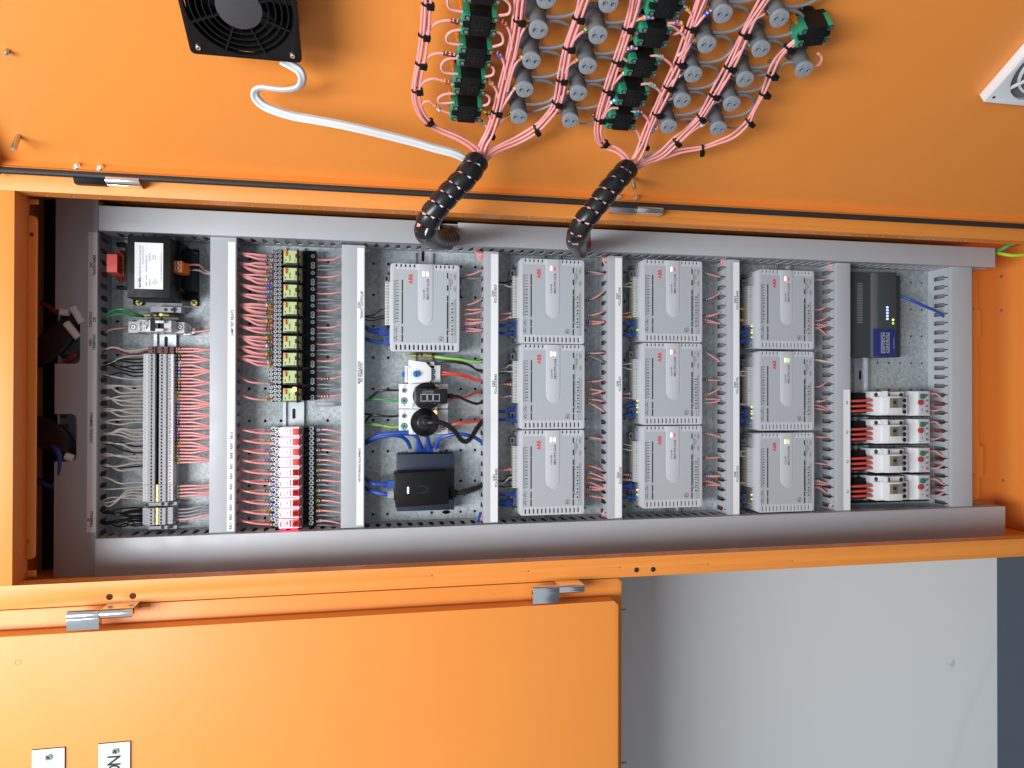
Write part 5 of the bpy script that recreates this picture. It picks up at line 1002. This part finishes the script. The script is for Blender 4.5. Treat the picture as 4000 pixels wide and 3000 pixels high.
b = MB(fpts[0]); b.tube(fpts, .0027, 10, .0062, 6, up=(0.3, 0, 1)); b.tube([p + Vector((.0008, -.0012, .0014)) for p in fpts], .0022, 8, .0026, 6, up=(0.3, 0, 1)); tag(b.build('fan_cable', 'white_plastic'), 'flat white twin cable looping down from the fan', 'cable')
# white vent grille at the right
VH = .016; c = DL(3842, 399, VH); t = dthing('vent_grille', 'white square vent grille on the door at right edge of photo', 'vent', c[0] + .06, c[1] - .06)
m = fb(); m.prism(rect(-.06, .06, -.06, .06), [circ(0, 0, .052, 28)], VH - .004, VH); m.box(-.06, .06, .056, .06, .0005, VH - .004); m.box(-.06, -.056, -.06, .056, .0005, VH - .004); m.build('frame', 'white_plastic', t, bev=.0012)
m = fb()
for r in (.018, .029, .041): m.ring(0, 0, r - .0014, r + .0014, VH - .0045, VH - .001, 32)
for k in range(4): a = math.pi / 4 + k * math.pi / 2; m.prism([(math.cos(a) * x - math.sin(a) * y, math.sin(a) * x + math.cos(a) * y) for x, y in ((0, -.0014), (.054, -.0014), (.054, .0014), (0, .0014))], [], VH - .004, VH - .0004)
m.build('guard_rings', 'white_plastic', t); m = fb(); m.box(-.055, .055, -.055, .055, .001, .004); m.build('filter', 'mid_grey', t)
m = fb(); m.cyl(-.051, .051, .0022, VH, VH + .0003, 8); m.build('screw_hole', 'ink', t)
# pilot lamps
PH = .046
def pilot():
    t = dthing('pilot_lamp', 'x', 'lamp', 0, 0, 'grey pilot lamps on the door')
    m = fb(); m.cyl(0, 0, .0120, 0, .003, 24); m.cyl(0, 0, .0132, .003, .0085, 24)
    for k in range(16): a = k * math.pi / 8; m.box(0.0130 * math.cos(a) - .001, 0.0130 * math.cos(a) + .001, 0.0130 * math.sin(a) - .001, 0.0130 * math.sin(a) + .001, .0035, .009)
    m.build('locking_nut', 'pilot_grey', t, bev=0)
    m = fb(); m.cyl(0, 0, .0102, .0085, PH - .004, 24, .0094); m.cyl(0, 0, .0106, PH - .005, PH - .001, 24); m.box(-.003, .003, -.0113, -.009, .018, PH - .005)
    m.build('barrel', 'pilot_grey', t, bev=.0008)
    m = fb()
    for k in range(4):
        z0 = .0130 + .0038 * k; r = .0104; N = 6; vs = []
        for j in range(N + 1): a = 3.4 + j * .17; vs += [(r * math.cos(a), r * math.sin(a), z0 + j * .0007), (r * math.cos(a), r * math.sin(a), z0 + j * .0007 + .0017)]
        m._add(vs, [(2 * j, 2 * j + 2, 2 * j + 3, 2 * j + 1) for j in range(N)])
    m.build('vent_slots', 'ink', t)['kind'] = 'stuff'
    m = fb(); m.prism(circ(0, 0, .0108, 28), [circ(0, .0046, .0024, 12), circ(0, -.0046, .0024, 12)], PH - .004, PH)
    fc = m.build('face', 'pilot_face', t, bev=.0006)
    for s in (1, -1): m = fb(); m.ring(0, s * .0046, .0024, .0029, PH - .0005, PH + .0006, 14); m.mat(1).cyl(0, s * .0046, .0024, PH - .0036, PH - .003, 12); m.build('terminal_hole', ['pilot_face', 'ink'], fc)
    return t
PX = [[Z3(*q) for q in ((1315, -5), (1252, 245), (1196, 495), (1141, 730), (1093, 950))], [Z3(*q) for q in ((1820, 30), (1735, 290), (1652, 540), (1577, 760), (1510, 980))], [Z4(*q) for q in ((1190, -130), (1055, 115), (930, 355), (822, 590), (735, 795), (630, 1000))], [Z4(*q) for q in ((1660, -90), (1500, 150), (1355, 390), (1230, 630), (1125, 820), (1020, 1015))], [Z4(1695, 550)]]
p0 = pilot(); PIL = []; GN = {(0, 0), (0, 1), (0, 3), (0, 4), (2, 1), (2, 2), (2, 3), (2, 4), (2, 5)}
cn = ['first lamp column', 'second lamp column', 'third lamp column', 'fourth lamp column']; allp = []
for ci, col in enumerate(PX):
    for ri, (x, y) in enumerate(col):
        a, v, h = DL(x, y, PH); n = len(col) - ri
        lb = 'grey pilot lamp, %s from the lower end of the %s' % (nth(n), cn[ci]) if ci < 4 else 'single grey pilot lamp beside the tilted black contact block'
        allp.append((ci, ri, a, v, lb))
for i, (ci, ri, a, v, lb) in enumerate(allp):
    p = DW(a, v, 0)
    if i == 0: p0.location = (p.x, -p.z, p.y); p0['label'] = lb; t = p0
    else: t = dup(p0, p, lb)
    PIL.append((ci, ri, a, v, t))
for ci, ri, a, v, t in PIL:
    if (ci, ri) in GN:
        m = fb()
        for k in range(3):
            z0 = .0135 + .0038 * k; r = .01052; vs = []
            for j in range(4): an = 3.55 + j * .17; vs += [(r * math.cos(an), r * math.sin(an), z0 + j * .0007), (r * math.cos(an), r * math.sin(an), z0 + j * .0007 + .0009)]
            m._add(vs, [(2 * j, 2 * j + 2, 2 * j + 3, 2 * j + 1) for j in range(3)])
        m.build('lit_lens', 'lamp_green', t)
# contact blocks
BH = .042
def block():
    t = dthing('contact_block', 'x', 'switch', 0, 0, 'black and green contact blocks on the door')
    hu, hv = .0130, .0195
    m = fb(); m.cyl(0, 0, .0125, 0, .008, 20); m.box(-hu * .9, hu * .9, -hv * .92, hv * .92, .008, .016); m.build('collar', 'black_plastic', t, bev=.0006)
    m = fb(); m.box(-hu, hu, -hv * .68, hv * .54, .016, BH, .0006); m.box(-hu * .28, hu * .28, hv * .50, hv * .92, .016, BH - .001); m.box(-hu * .24, hu * .24, -hv * .98, -hv * .64, .016, BH - .002); m.box(-hu * 1.08, -hu * .92, -hv * .6, hv * .6, .012, BH - .010)
    m.build('body', 'black_plastic', t, bev=.0008)
    m = fb(); m.box(-.0004, .0004, -hv * .5, hv * .5, BH, BH + .0004); m.box(-hu * .6, hu * .6, -.0004, .0004, BH, BH + .0004); m.cyl(-.004, .002, .0016, BH, BH + .0004, 8); m.cyl(-.004, -.004, .0016, BH, BH + .0004, 8); m.build('moulding', 'black_gloss', t)
    for s, q in ((1, 1), (-1, 1), (1, -1), (-1, -1)):
        w = BH - .001 if q > 0 else BH - .0025; v0, v1 = (hv * .56, hv) if q > 0 else (-hv, -hv * .70); u0_, u1_ = (hu * .34, hu * .94) if s > 0 else (-hu * .94, -hu * .34)
        m = fb(); m.box(u0_, u1_, v0, v1, .016, w); g_ = m.build('terminal_cell', 'green_plastic', t, bev=.0006)
        m = fb(); cu_, cv_ = (u0_ + u1_) / 2, (v0 + v1) / 2 - .001; m.cyl(cu_, cv_, .0033, w, w + .0003, 12); m.mat(1).cyl(cu_, cv_ - .0005, .0020, w + .0003, w + .0008, 8); m.build('terminal_screw', ['ink', 'steel'], g_)
    m = fb(); m.box(-hu * .9, hu * .9, hv * .86, hv * .99, .012, .034); m.build('side_face', 'green_plastic', t, bev=.0004)
    m = fb(); m.box(hu * .55, hu * 1.02, hv * .9, hv * 1.16, .010, .028, .0015); m.build('lever', 'orange_plastic', t, bev=.0008)
    return t
BX = [[Z3(*q) for q in ((800, -48), (770, 215), (735, 472), (692, 705), (665, 930))], [Z4(*q) for q in ((605, 65), (512, 300), (425, 540), (345, 775), (260, 965))]]
b0 = block(); n = 0
for ci, col in enumerate(BX):
    for ri, (x, y) in enumerate(col):
        a, v, h = DL(x, y, BH); p = DW(a, v, 0); lb = 'black and green contact block, %s from the lower end of the %s row' % (nth(5 - ri), ('left', 'right')[ci])
        if n == 0: b0.location = (p.x, -p.z, p.y); b0['label'] = lb
        else: dup(b0, p, lb)
        n += 1
a, v, h = DL(*Z4(1775, 290), BH); p = DW(a, v, 0); e = dup(b0, p, 'lone black and green contact block at the right of all lamps'); e.rotation_euler = (Matrix.Rotation(DRZ, 3, 'Z') @ Matrix.Rotation(R_(-14), 3, 'Y')).to_euler()
# harness bundles
random.seed(11)
PK = 'pink wires tied into bundles on the door'
def strand_set(pts, hs, n, label, m='pink_wire', spread=1.0, extra_end=None):
    c = [PD(x, y, h) for (x, y), h in zip(pts, hs)]; q = spline(c, 3); L = len(q)
    for k in range(n):
        ph = random.uniform(0, 6.28); out = []
        for i, p in enumerate(q):
            t = (q[min(i + 1, L - 1)] - q[max(i - 1, 0)]).normalized(); side = NV.cross(t).normalized()
            o = (k - (n - 1) / 2) * .0028 * spread + .0010 * math.sin(i * .55 + ph); lift = .0016 * ((k % 2) * 2 - 1) + .0007 * math.sin(i * .4 + ph * 2)
            out.append(p + side * o + NV * lift)
        wire(out, .00155, m, 'wire', label, 'wire', PK, None, .5, 7, 2)
    return q
def tie(x, y, h, label, nxt):
    p = PD(x, y, h); t = (PD(nxt[0], nxt[1], h) - p).normalized(); side = NV.cross(t).normalized(); b = MB(p); n = 14; vs = []
    for s in (-.0013, .0013):
        for rr in (1.0, .84):
            for k in range(n): a = 2 * math.pi * k / n; vs.append(p + t * s + side * (math.cos(a) * .0072 * rr) + NV * (math.sin(a) * .0050 * rr))
    fs = []
    for k in range(n):
        j = (k + 1) % n; fs += [(k, j, 2 * n + j, 2 * n + k), (n + k, 3 * n + k, 3 * n + j, n + j), (k, n + k, n + j, j), (2 * n + k, 2 * n + j, 3 * n + j, 3 * n + k)]
    b._add(vs, fs); o = b.build('cable_tie', 'black_plastic'); tag(o, label, 'cable tie', 'black cable ties on the door bundles')
    hb = MB(p); c = p + side * .003 + NV * .0056; vs = []
    for a in (-1, 1):
        for d, e in ((-1, -1), (1, -1), (1, 1), (-1, 1)): vs.append(c + t * (.0030 * a) + side * (.0042 * d) + NV * (.0022 * e))
    hb._add(vs, [(3, 2, 1, 0), (4, 5, 6, 7), (0, 1, 5, 4), (1, 2, 6, 5), (2, 3, 7, 6), (3, 0, 4, 7)]); hb.build('tie_head', 'black_plastic', o, bev=.0005)
BD = [('first', Z3, [(362, -60), (355, 0), (335, 200), (300, 450), (270, 650), (268, 800), (300, 920), (355, 990), (450, 1050), (600, 1115), (720, 1200), (785, 1290)], 4, [(355, 30), (325, 285), (300, 515), (270, 730), (365, 990)]),
      ('second', Z3, [(1125, -60), (1110, 0), (1085, 150), (1040, 400), (1000, 600), (950, 800), (910, 920), (855, 1080), (815, 1180), (790, 1290)], 5, [(1095, 165), (912, 905), (855, 1085)]),
      ('third', Z3, [(1625, -60), (1610, 0), (1570, 150), (1495, 385), (1440, 645), (1400, 830), (1330, 945), (1235, 1045), (1100, 1125), (950, 1190), (860, 1245), (800, 1305)], 4, [(1572, 145), (1495, 385), (1437, 645), (1398, 830), (1235, 1045)]),
      ('fourth', Z4, [(375, -60), (360, 0), (310, 200), (225, 480), (150, 710), (90, 900), (72, 1000), (85, 1080), (125, 1140), (220, 1185), (285, 1240), (310, 1310)], 4, [(305, 220), (225, 480), (150, 710), (85, 935), (120, 1130)]),
      ('fifth', Z4, [(905, -60), (885, 0), (810, 210), (720, 480), (630, 670), (545, 850), (480, 1000), (430, 1140), (385, 1230), (330, 1310)], 5, [(803, 215), (715, 495), (625, 680), (535, 890), (430, 1140)]),
      ('sixth', Z4, [(1400, -60), (1375, 0), (1285, 150), (1210, 300), (1105, 520), (985, 740), (880, 915), (760, 1035), (685, 1105), (570, 1215), (440, 1275), (345, 1325)], 4, [(1222, 265), (1102, 525), (982, 745), (880, 918), (688, 1108)]),
      ('seventh', Z4, [(1690, 280), (1575, 365), (1490, 460), (1430, 590), (1375, 735), (1310, 860), (1255, 960), (1140, 1065), (1010, 1125), (885, 1170), (720, 1195), (570, 1240), (450, 1280), (350, 1335)], 3, [(1567, 372), (1437, 590), (1378, 735), (1262, 953), (888, 1172)])]
HB = .033
for nm, z, pts, n, ties in BD:
    px = [z(*q) for q in pts]; L = len(px); hs = [HB + max(0, (i - (L - 4))) * .006 for i in range(L)]
    strand_set(px, hs, n, 'pink wire in the %s tied bundle from the left of the door' % nm, spread=1.0)
    for k, q in enumerate(ties):
        i = min(range(L), key=lambda j: (pts[j][0] - q[0]) ** 2 + (pts[j][1] - q[1]) ** 2); tie(*z(*q), HB, 'black cable tie, %s from the top on the %s pink bundle' % (nth(k + 1), nm), px[min(i + 1, L - 1)] if i < L - 1 else px[i - 1])
strand_set([Z4(*q) for q in ((690, 1130), (600, 1170), (500, 1210), (420, 1250))], [.036, .036, .04, .05], 1, 'single grey wire beside the sixth pink bundle', 'grey_wire')
# branch wires, loops between blocks and lamps
def dw(z, pts, label, m='pink_wire', h=.034, mk=None, mt=.8, r=.0016, grp='short branch wires on the door', hs=None):
    wire([PD(*z(*q), (hs[i] if hs else h)) for i, q in enumerate(pts)], r, m, 'wire', label, 'wire', grp, mk, mt, 7, 5)
for k, (pts, mk) in enumerate((([(345, 275), (370, 235), (430, 185), (520, 165), (600, 182), (640, 195)], '21'), ([(310, 515), (345, 470), (410, 435), (480, 432), (560, 448), (610, 455)], '120'), ([(290, 700), (330, 660), (390, 638), (450, 645), (530, 672), (580, 690)], '32'), ([(300, 870), (325, 830), (370, 820), (410, 850), (450, 885), (540, 920)], '39'))): dw(Z3, pts, 'pink branch wire left of the left contact row, %s from the top' % nth(k + 1), mk=mk, mt=.72)
for k, pts in enumerate(([(520, -30), (515, 30), (545, 75), (640, 95)], [(640, 240), (560, 250), (510, 290), (520, 345), (640, 365)], [(600, 470), (510, 480), (465, 530), (490, 585), (600, 600)], [(580, 755), (490, 765), (440, 800), (460, 835), (570, 830)])): dw(Z3, pts, 'pink loop left of the left contact row, %s from the top' % nth(k + 1), h=.036)
for k, pts in enumerate(([(960, -20), (1020, 40), (1010, 110), (930, 125)], [(900, 255), (955, 280), (960, 350), (880, 380)], [(860, 530), (890, 560), (880, 605), (815, 625)], [(815, 760), (855, 790), (845, 840), (790, 862)])): dw(Z3, pts, 'pink loop right of the left contact row, %s from the top' % nth(k + 1), h=.036)
for k, (pts, mk) in enumerate((([(890, 150), (950, 178), (1005, 230), (1030, 310), (1035, 400)], '22'), ([(860, 400), (910, 430), (960, 480), (980, 560), (985, 640)], '26'), ([(810, 640), (860, 670), (905, 720), (930, 800)], '33'), ([(780, 880), (830, 910), (865, 960), (875, 1040)], '40'), ([(770, 970), (820, 1010), (848, 1060)], '5'))): dw(Z3, pts, 'pink branch wire right of the left contact row, %s from the top' % nth(k + 1), mk=mk, mt=.3)
for k, (pts, mk) in enumerate((([(1215, 120), (1165, 190), (1120, 260), (1090, 340), (1060, 480)], '24'), ([(1180, 420), (1110, 470), (1060, 530), (1030, 620), (1000, 740)], '13'), ([(1110, 650), (1055, 720), (1010, 790), (960, 870), (930, 940)], '43'), ([(1045, 900), (985, 950), (930, 1000), (880, 1060)], '14'))): dw(Z3, pts, 'pink wire from the first lamp column, %s from the top' % nth(k + 1), mk=mk, mt=.22, hs=[.024, .030, .034, .034, .034][:len(pts)])
for k, (pts, mk) in enumerate((([(1700, 215), (1640, 240), (1575, 285), (1530, 340), (1505, 400)], '5'), ([(1620, 465), (1560, 490), (1500, 530), (1470, 590)], '13'), ([(1545, 695), (1490, 740), (1440, 780), (1415, 830)], '53'), ([(1480, 945), (1400, 915), (1320, 920), (1270, 990), (1230, 1040)], '2'))): dw(Z3, pts, 'pink wire from the second lamp column, %s from the top' % nth(k + 1), mk=mk, mt=.3, hs=[.024, .030, .034, .034, .034][:len(pts)])
for k, (pts, mk) in enumerate((([(460, 140), (400, 150), (350, 175), (310, 230)], '63'), ([(380, 260), (320, 250), (270, 290)], None), ([(330, 380), (290, 400), (262, 440), (300, 480)], '72'), ([(270, 580), (230, 620), (185, 670)], '8'), ([(200, 790), (160, 830), (130, 880), (95, 930)], '68'), ([(180, 850), (140, 880), (130, 915)], None))): dw(Z4, [(pts[0][0] + 50, pts[0][1])] + pts, 'pink branch wire left of the right contact row, %s from the top' % nth(k + 1), mk=mk, mt=.3)
for k, (pts, mk) in enumerate((([(745, 60), (790, 90), (820, 150), (815, 200)], '64'), ([(690, 180), (735, 200), (720, 250), (660, 270)], '73'), ([(660, 210), (760, 300), (760, 380), (700, 440)], None), ([(550, 440), (640, 500), (660, 560), (640, 630)], '8'), ([(480, 660), (560, 720), (575, 780), (540, 850)], '88'), ([(380, 880), (440, 910), (475, 970), (460, 1040)], '60'), ([(350, 1010), (390, 1050), (405, 1110)], '5'))): dw(Z4, [(pts[0][0] - 70, pts[0][1] + 4)] + pts, 'pink branch wire right of the right contact row, %s from the top' % nth(k + 1), mk=mk, mt=.3)
for k, (pts, mk) in enumerate((([(990, 65), (920, 110), (860, 180), (800, 250)], '66'), ([(880, 300), (810, 330), (780, 380), (730, 460)], '47'), ([(760, 570), (715, 590), (660, 640), (620, 700)], '89'), ([(680, 745), (620, 790), (570, 850), (530, 910)], '90'), ([(570, 970), (500, 1030), (440, 1110), (400, 1190)], '97'))): dw(Z4, pts, 'pink wire from the third lamp column, %s from the top' % nth(k + 1), mk=mk, mt=.28, hs=[.024, .031, .034, .034])
for k, (pts, mk) in enumerate((([(1430, 90), (1390, 105), (1310, 150), (1250, 210)], '61'), ([(1300, 340), (1220, 380), (1160, 440), (1110, 520)], '57'), ([(1185, 575), (1120, 600), (1060, 650), (1000, 720)], '81'), ([(1080, 770), (1010, 795), (960, 830), (910, 890)], '8'), ([(970, 945), (900, 975), (800, 1040), (700, 1130), (600, 1200)], '9'))): dw(Z4, pts, 'pink wire from the fourth lamp column, %s from the top' % nth(k + 1), mk=mk, mt=.28, hs=[.024, .031, .034, .034, .034][:len(pts)])
dw(Z4, [(1720, 240), (1690, 270), (1610, 340)], 'pink wire with marker 200 at the lone contact block', mk='200', mt=.3); dw(Z4, [(1720, 320), (1640, 340), (1560, 400), (1510, 450)], 'pink wire with green sleeve at the lone contact block', mk='5', mt=.3); dw(Z4, [(1800, 420), (1830, 450), (1815, 500), (1770, 525)], 'pink loop from the lone contact block to the lamp below')
GW = 'grey link wires between the pilot lamps'
for ci in range(4):
    col = [q for q in PIL if q[0] == ci]
    for j in range(len(col) - 1):
        a0, v0_, a1, v1_ = col[j][2], col[j][3], col[j + 1][2], col[j + 1][3]; lv = -.044
        wire([DW(a0 - .003, v0_ - .010, .024), DW(a0 - .002, v0_ - .025, .022), DW((a0 * .8 + a1 * .2), v0_ + lv * .95, .020), DW((a0 + a1) / 2, v0_ + lv * 1.1, .018), DW((a0 * .2 + a1 * .8), v1_ + lv * .95, .020), DW(a1 + .003, v1_ - .025, .022), DW(a1 + .003, v1_ - .010, .024)], .0019, 'grey_wire', 'wire', 'grey link wire right of the %s, %s from the top' % (cn[ci], nth(j + 1)), 'wire', GW, None, .5, 7, 5)
dw(Z4, [(1640, 490), (1560, 490), (1500, 520), (1470, 570), (1350, 590), (1300, 600)], 'grey link wire to the single lamp at right', 'grey_wire', .028)
dw(Z4, [(690, 945), (760, 935), (830, 935)], 'grey wire end right of the third lamp column', 'grey_wire', .02); dw(Z4, [(1080, 1000), (1170, 1005), (1250, 960), (1265, 900)], 'grey wire right of the lowest fourth column lamp', 'grey_wire', .024); dw(Z3, [(1160, 910), (1230, 900), (1310, 870), (1400, 830)], 'grey wire right of the lowest first column lamp', 'grey_wire', .022); dw(Z3, [(1580, 1000), (1640, 1005), (1720, 985)], 'grey wire right of the lowest second column lamp', 'grey_wire', .022)
# ------------------------------------------------------------------ spiral wrapped looms between door and trunking
def loom(pts, r, label, mk):
    q = spline(pts, 14); L = [0]
    for i in range(1, len(q)): L.append(L[-1] + (q[i] - q[i - 1]).length)
    T = L[-1]
    fr = [NV.cross((q[1] - q[0]).normalized()).normalized()]
    for i in range(1, len(q)):
        tt = (q[i] - q[i - 1]).normalized(); e = fr[-1]; fr.append((e - tt * e.dot(tt)).normalized())
    def fra(s, tn):
        i = min(range(len(L)), key=lambda j: abs(L[j] - s)); e = (fr[i] - tn * fr[i].dot(tn)).normalized(); return e, tn.cross(e)
    def at(s):
        s = max(0, min(T - 1e-6, s)); i = next(k for k in range(1, len(L)) if L[k] >= s); f = (s - L[i - 1]) / (L[i] - L[i - 1]); return q[i - 1].lerp(q[i], f), (q[i] - q[i - 1]).normalized()
    t = thing('wrapped_loom', label, 'cable loom', q[len(q) // 2], 'spiral wrapped looms'); o = q[len(q) // 2]
    for k in range(6):
        a = k * math.pi / 3; b = MB(o); pp = []
        for s in range(26):
            c, tn = at(T * s / 25); e, f = fra(T * s / 25, tn); pp.append(c + e * (math.cos(a) * r * .78) + f * (math.sin(a) * r * .78))
        b.tube(pp, r * .24, 6, res=2); b.build('inner_wire', mk[k % len(mk)], t)
    pitch = .0165; N = int(T / pitch * 20); b = MB(o); vs = []; fs = []
    for i in range(N + 1):
        ang = 2 * math.pi * i / 20; s0 = i / 20 * pitch; tight = 1.01 if s0 < T * .28 else .93
        row = []
        for ds, rr in ((-.47 * pitch * tight, .94), (-.43 * pitch * tight, 1.02), (0, 1.10), (.43 * pitch * tight, 1.05), (.47 * pitch * tight, .94)):
            c, tn = at(s0 + ds); e, f = fra(s0 + ds, tn); row.append(c + e * (math.cos(ang) * r * rr) + f * (math.sin(ang) * r * rr))
        vs += row
    for i in range(N):
        for k in range(4): fs.append((i * 5 + k, (i + 1) * 5 + k, (i + 1) * 5 + k + 1, i * 5 + k + 1))
    b._add(vs, fs); b.build('spiral_band', 'black_gloss', t)
    return t
def ends(w0, px): return [w0] + [P(x, y, w) for x, y, w in px]
s0_ = PD(*Z3(762, 1290), .058); lo1 = loom([s0_] + [P(*q) for q in ((1826, 684, s0_.z + .004), (1760, 752, s0_.z - .004), (1704, 815, s0_.z - .012), (1672, 866, s0_.z - .024), (1664, 904, s0_.z - .046), (1686, 930, .195), (1728, 938, .128), (1768, 925, .078))], .0148, 'black spiral wrapped loom at the left with white and pink wires showing', ['pink_wire', 'pink_wire', 'white_plastic', 'pink_wire', 'pink_wire', 'white_plastic'])
s1_ = PD(*Z4(318, 1310), .058); lo2 = loom([s1_] + [P(*q) for q in ((2395, 722, s1_.z + .004), (2330, 805, s1_.z - .006), (2280, 866, s1_.z - .016), (2257, 912, s1_.z - .036), (2252, 940, s1_.z - .068), (2256, 960, .165), (2264, 978, .085))], .0140, 'black spiral wrapped loom at the right with pink wires showing', ['pink_wire'])
for i in range(8): wire(PW((1752, 918 + 3 * i, .075), (1772, 916 + 6 * i, .066), (1800, 912 + 8 * i, .05)), .0017, 'pink_wire', 'wire', 'pink wire entering the first gap in the top trunking lid', 'wire', 'pink wires entering the lid gaps')
for i in range(8): wire(PW((2262 + 2 * i, 965, .07), (2285 + 3 * i, 930 + 5 * i, .06), (2320, 900 + 9 * i, .045)), .0017, 'pink_wire', 'wire', 'pink wire entering the second gap in the top trunking lid', 'wire', 'pink wires entering the lid gaps')
# ------------------------------------------------------------------ the many small wires, joined
og = P(1900, 1500, .03); b = MB(og); ms = sorted({l[2] for l in LOOSE})
for pts, r, m_, mk, mt, n, res in LOOSE: b.mat(ms.index(m_)).tube(pts, r, n, None, res)
o = tag(b.build('loose_wires', ms), 'the many short thin wires between trunking, terminals and controllers', 'wires', None, 'stuff')
for pts, r, m_, mk, mt, n, res in LOOSE: sleeves(pts, mk, mt, o, og)
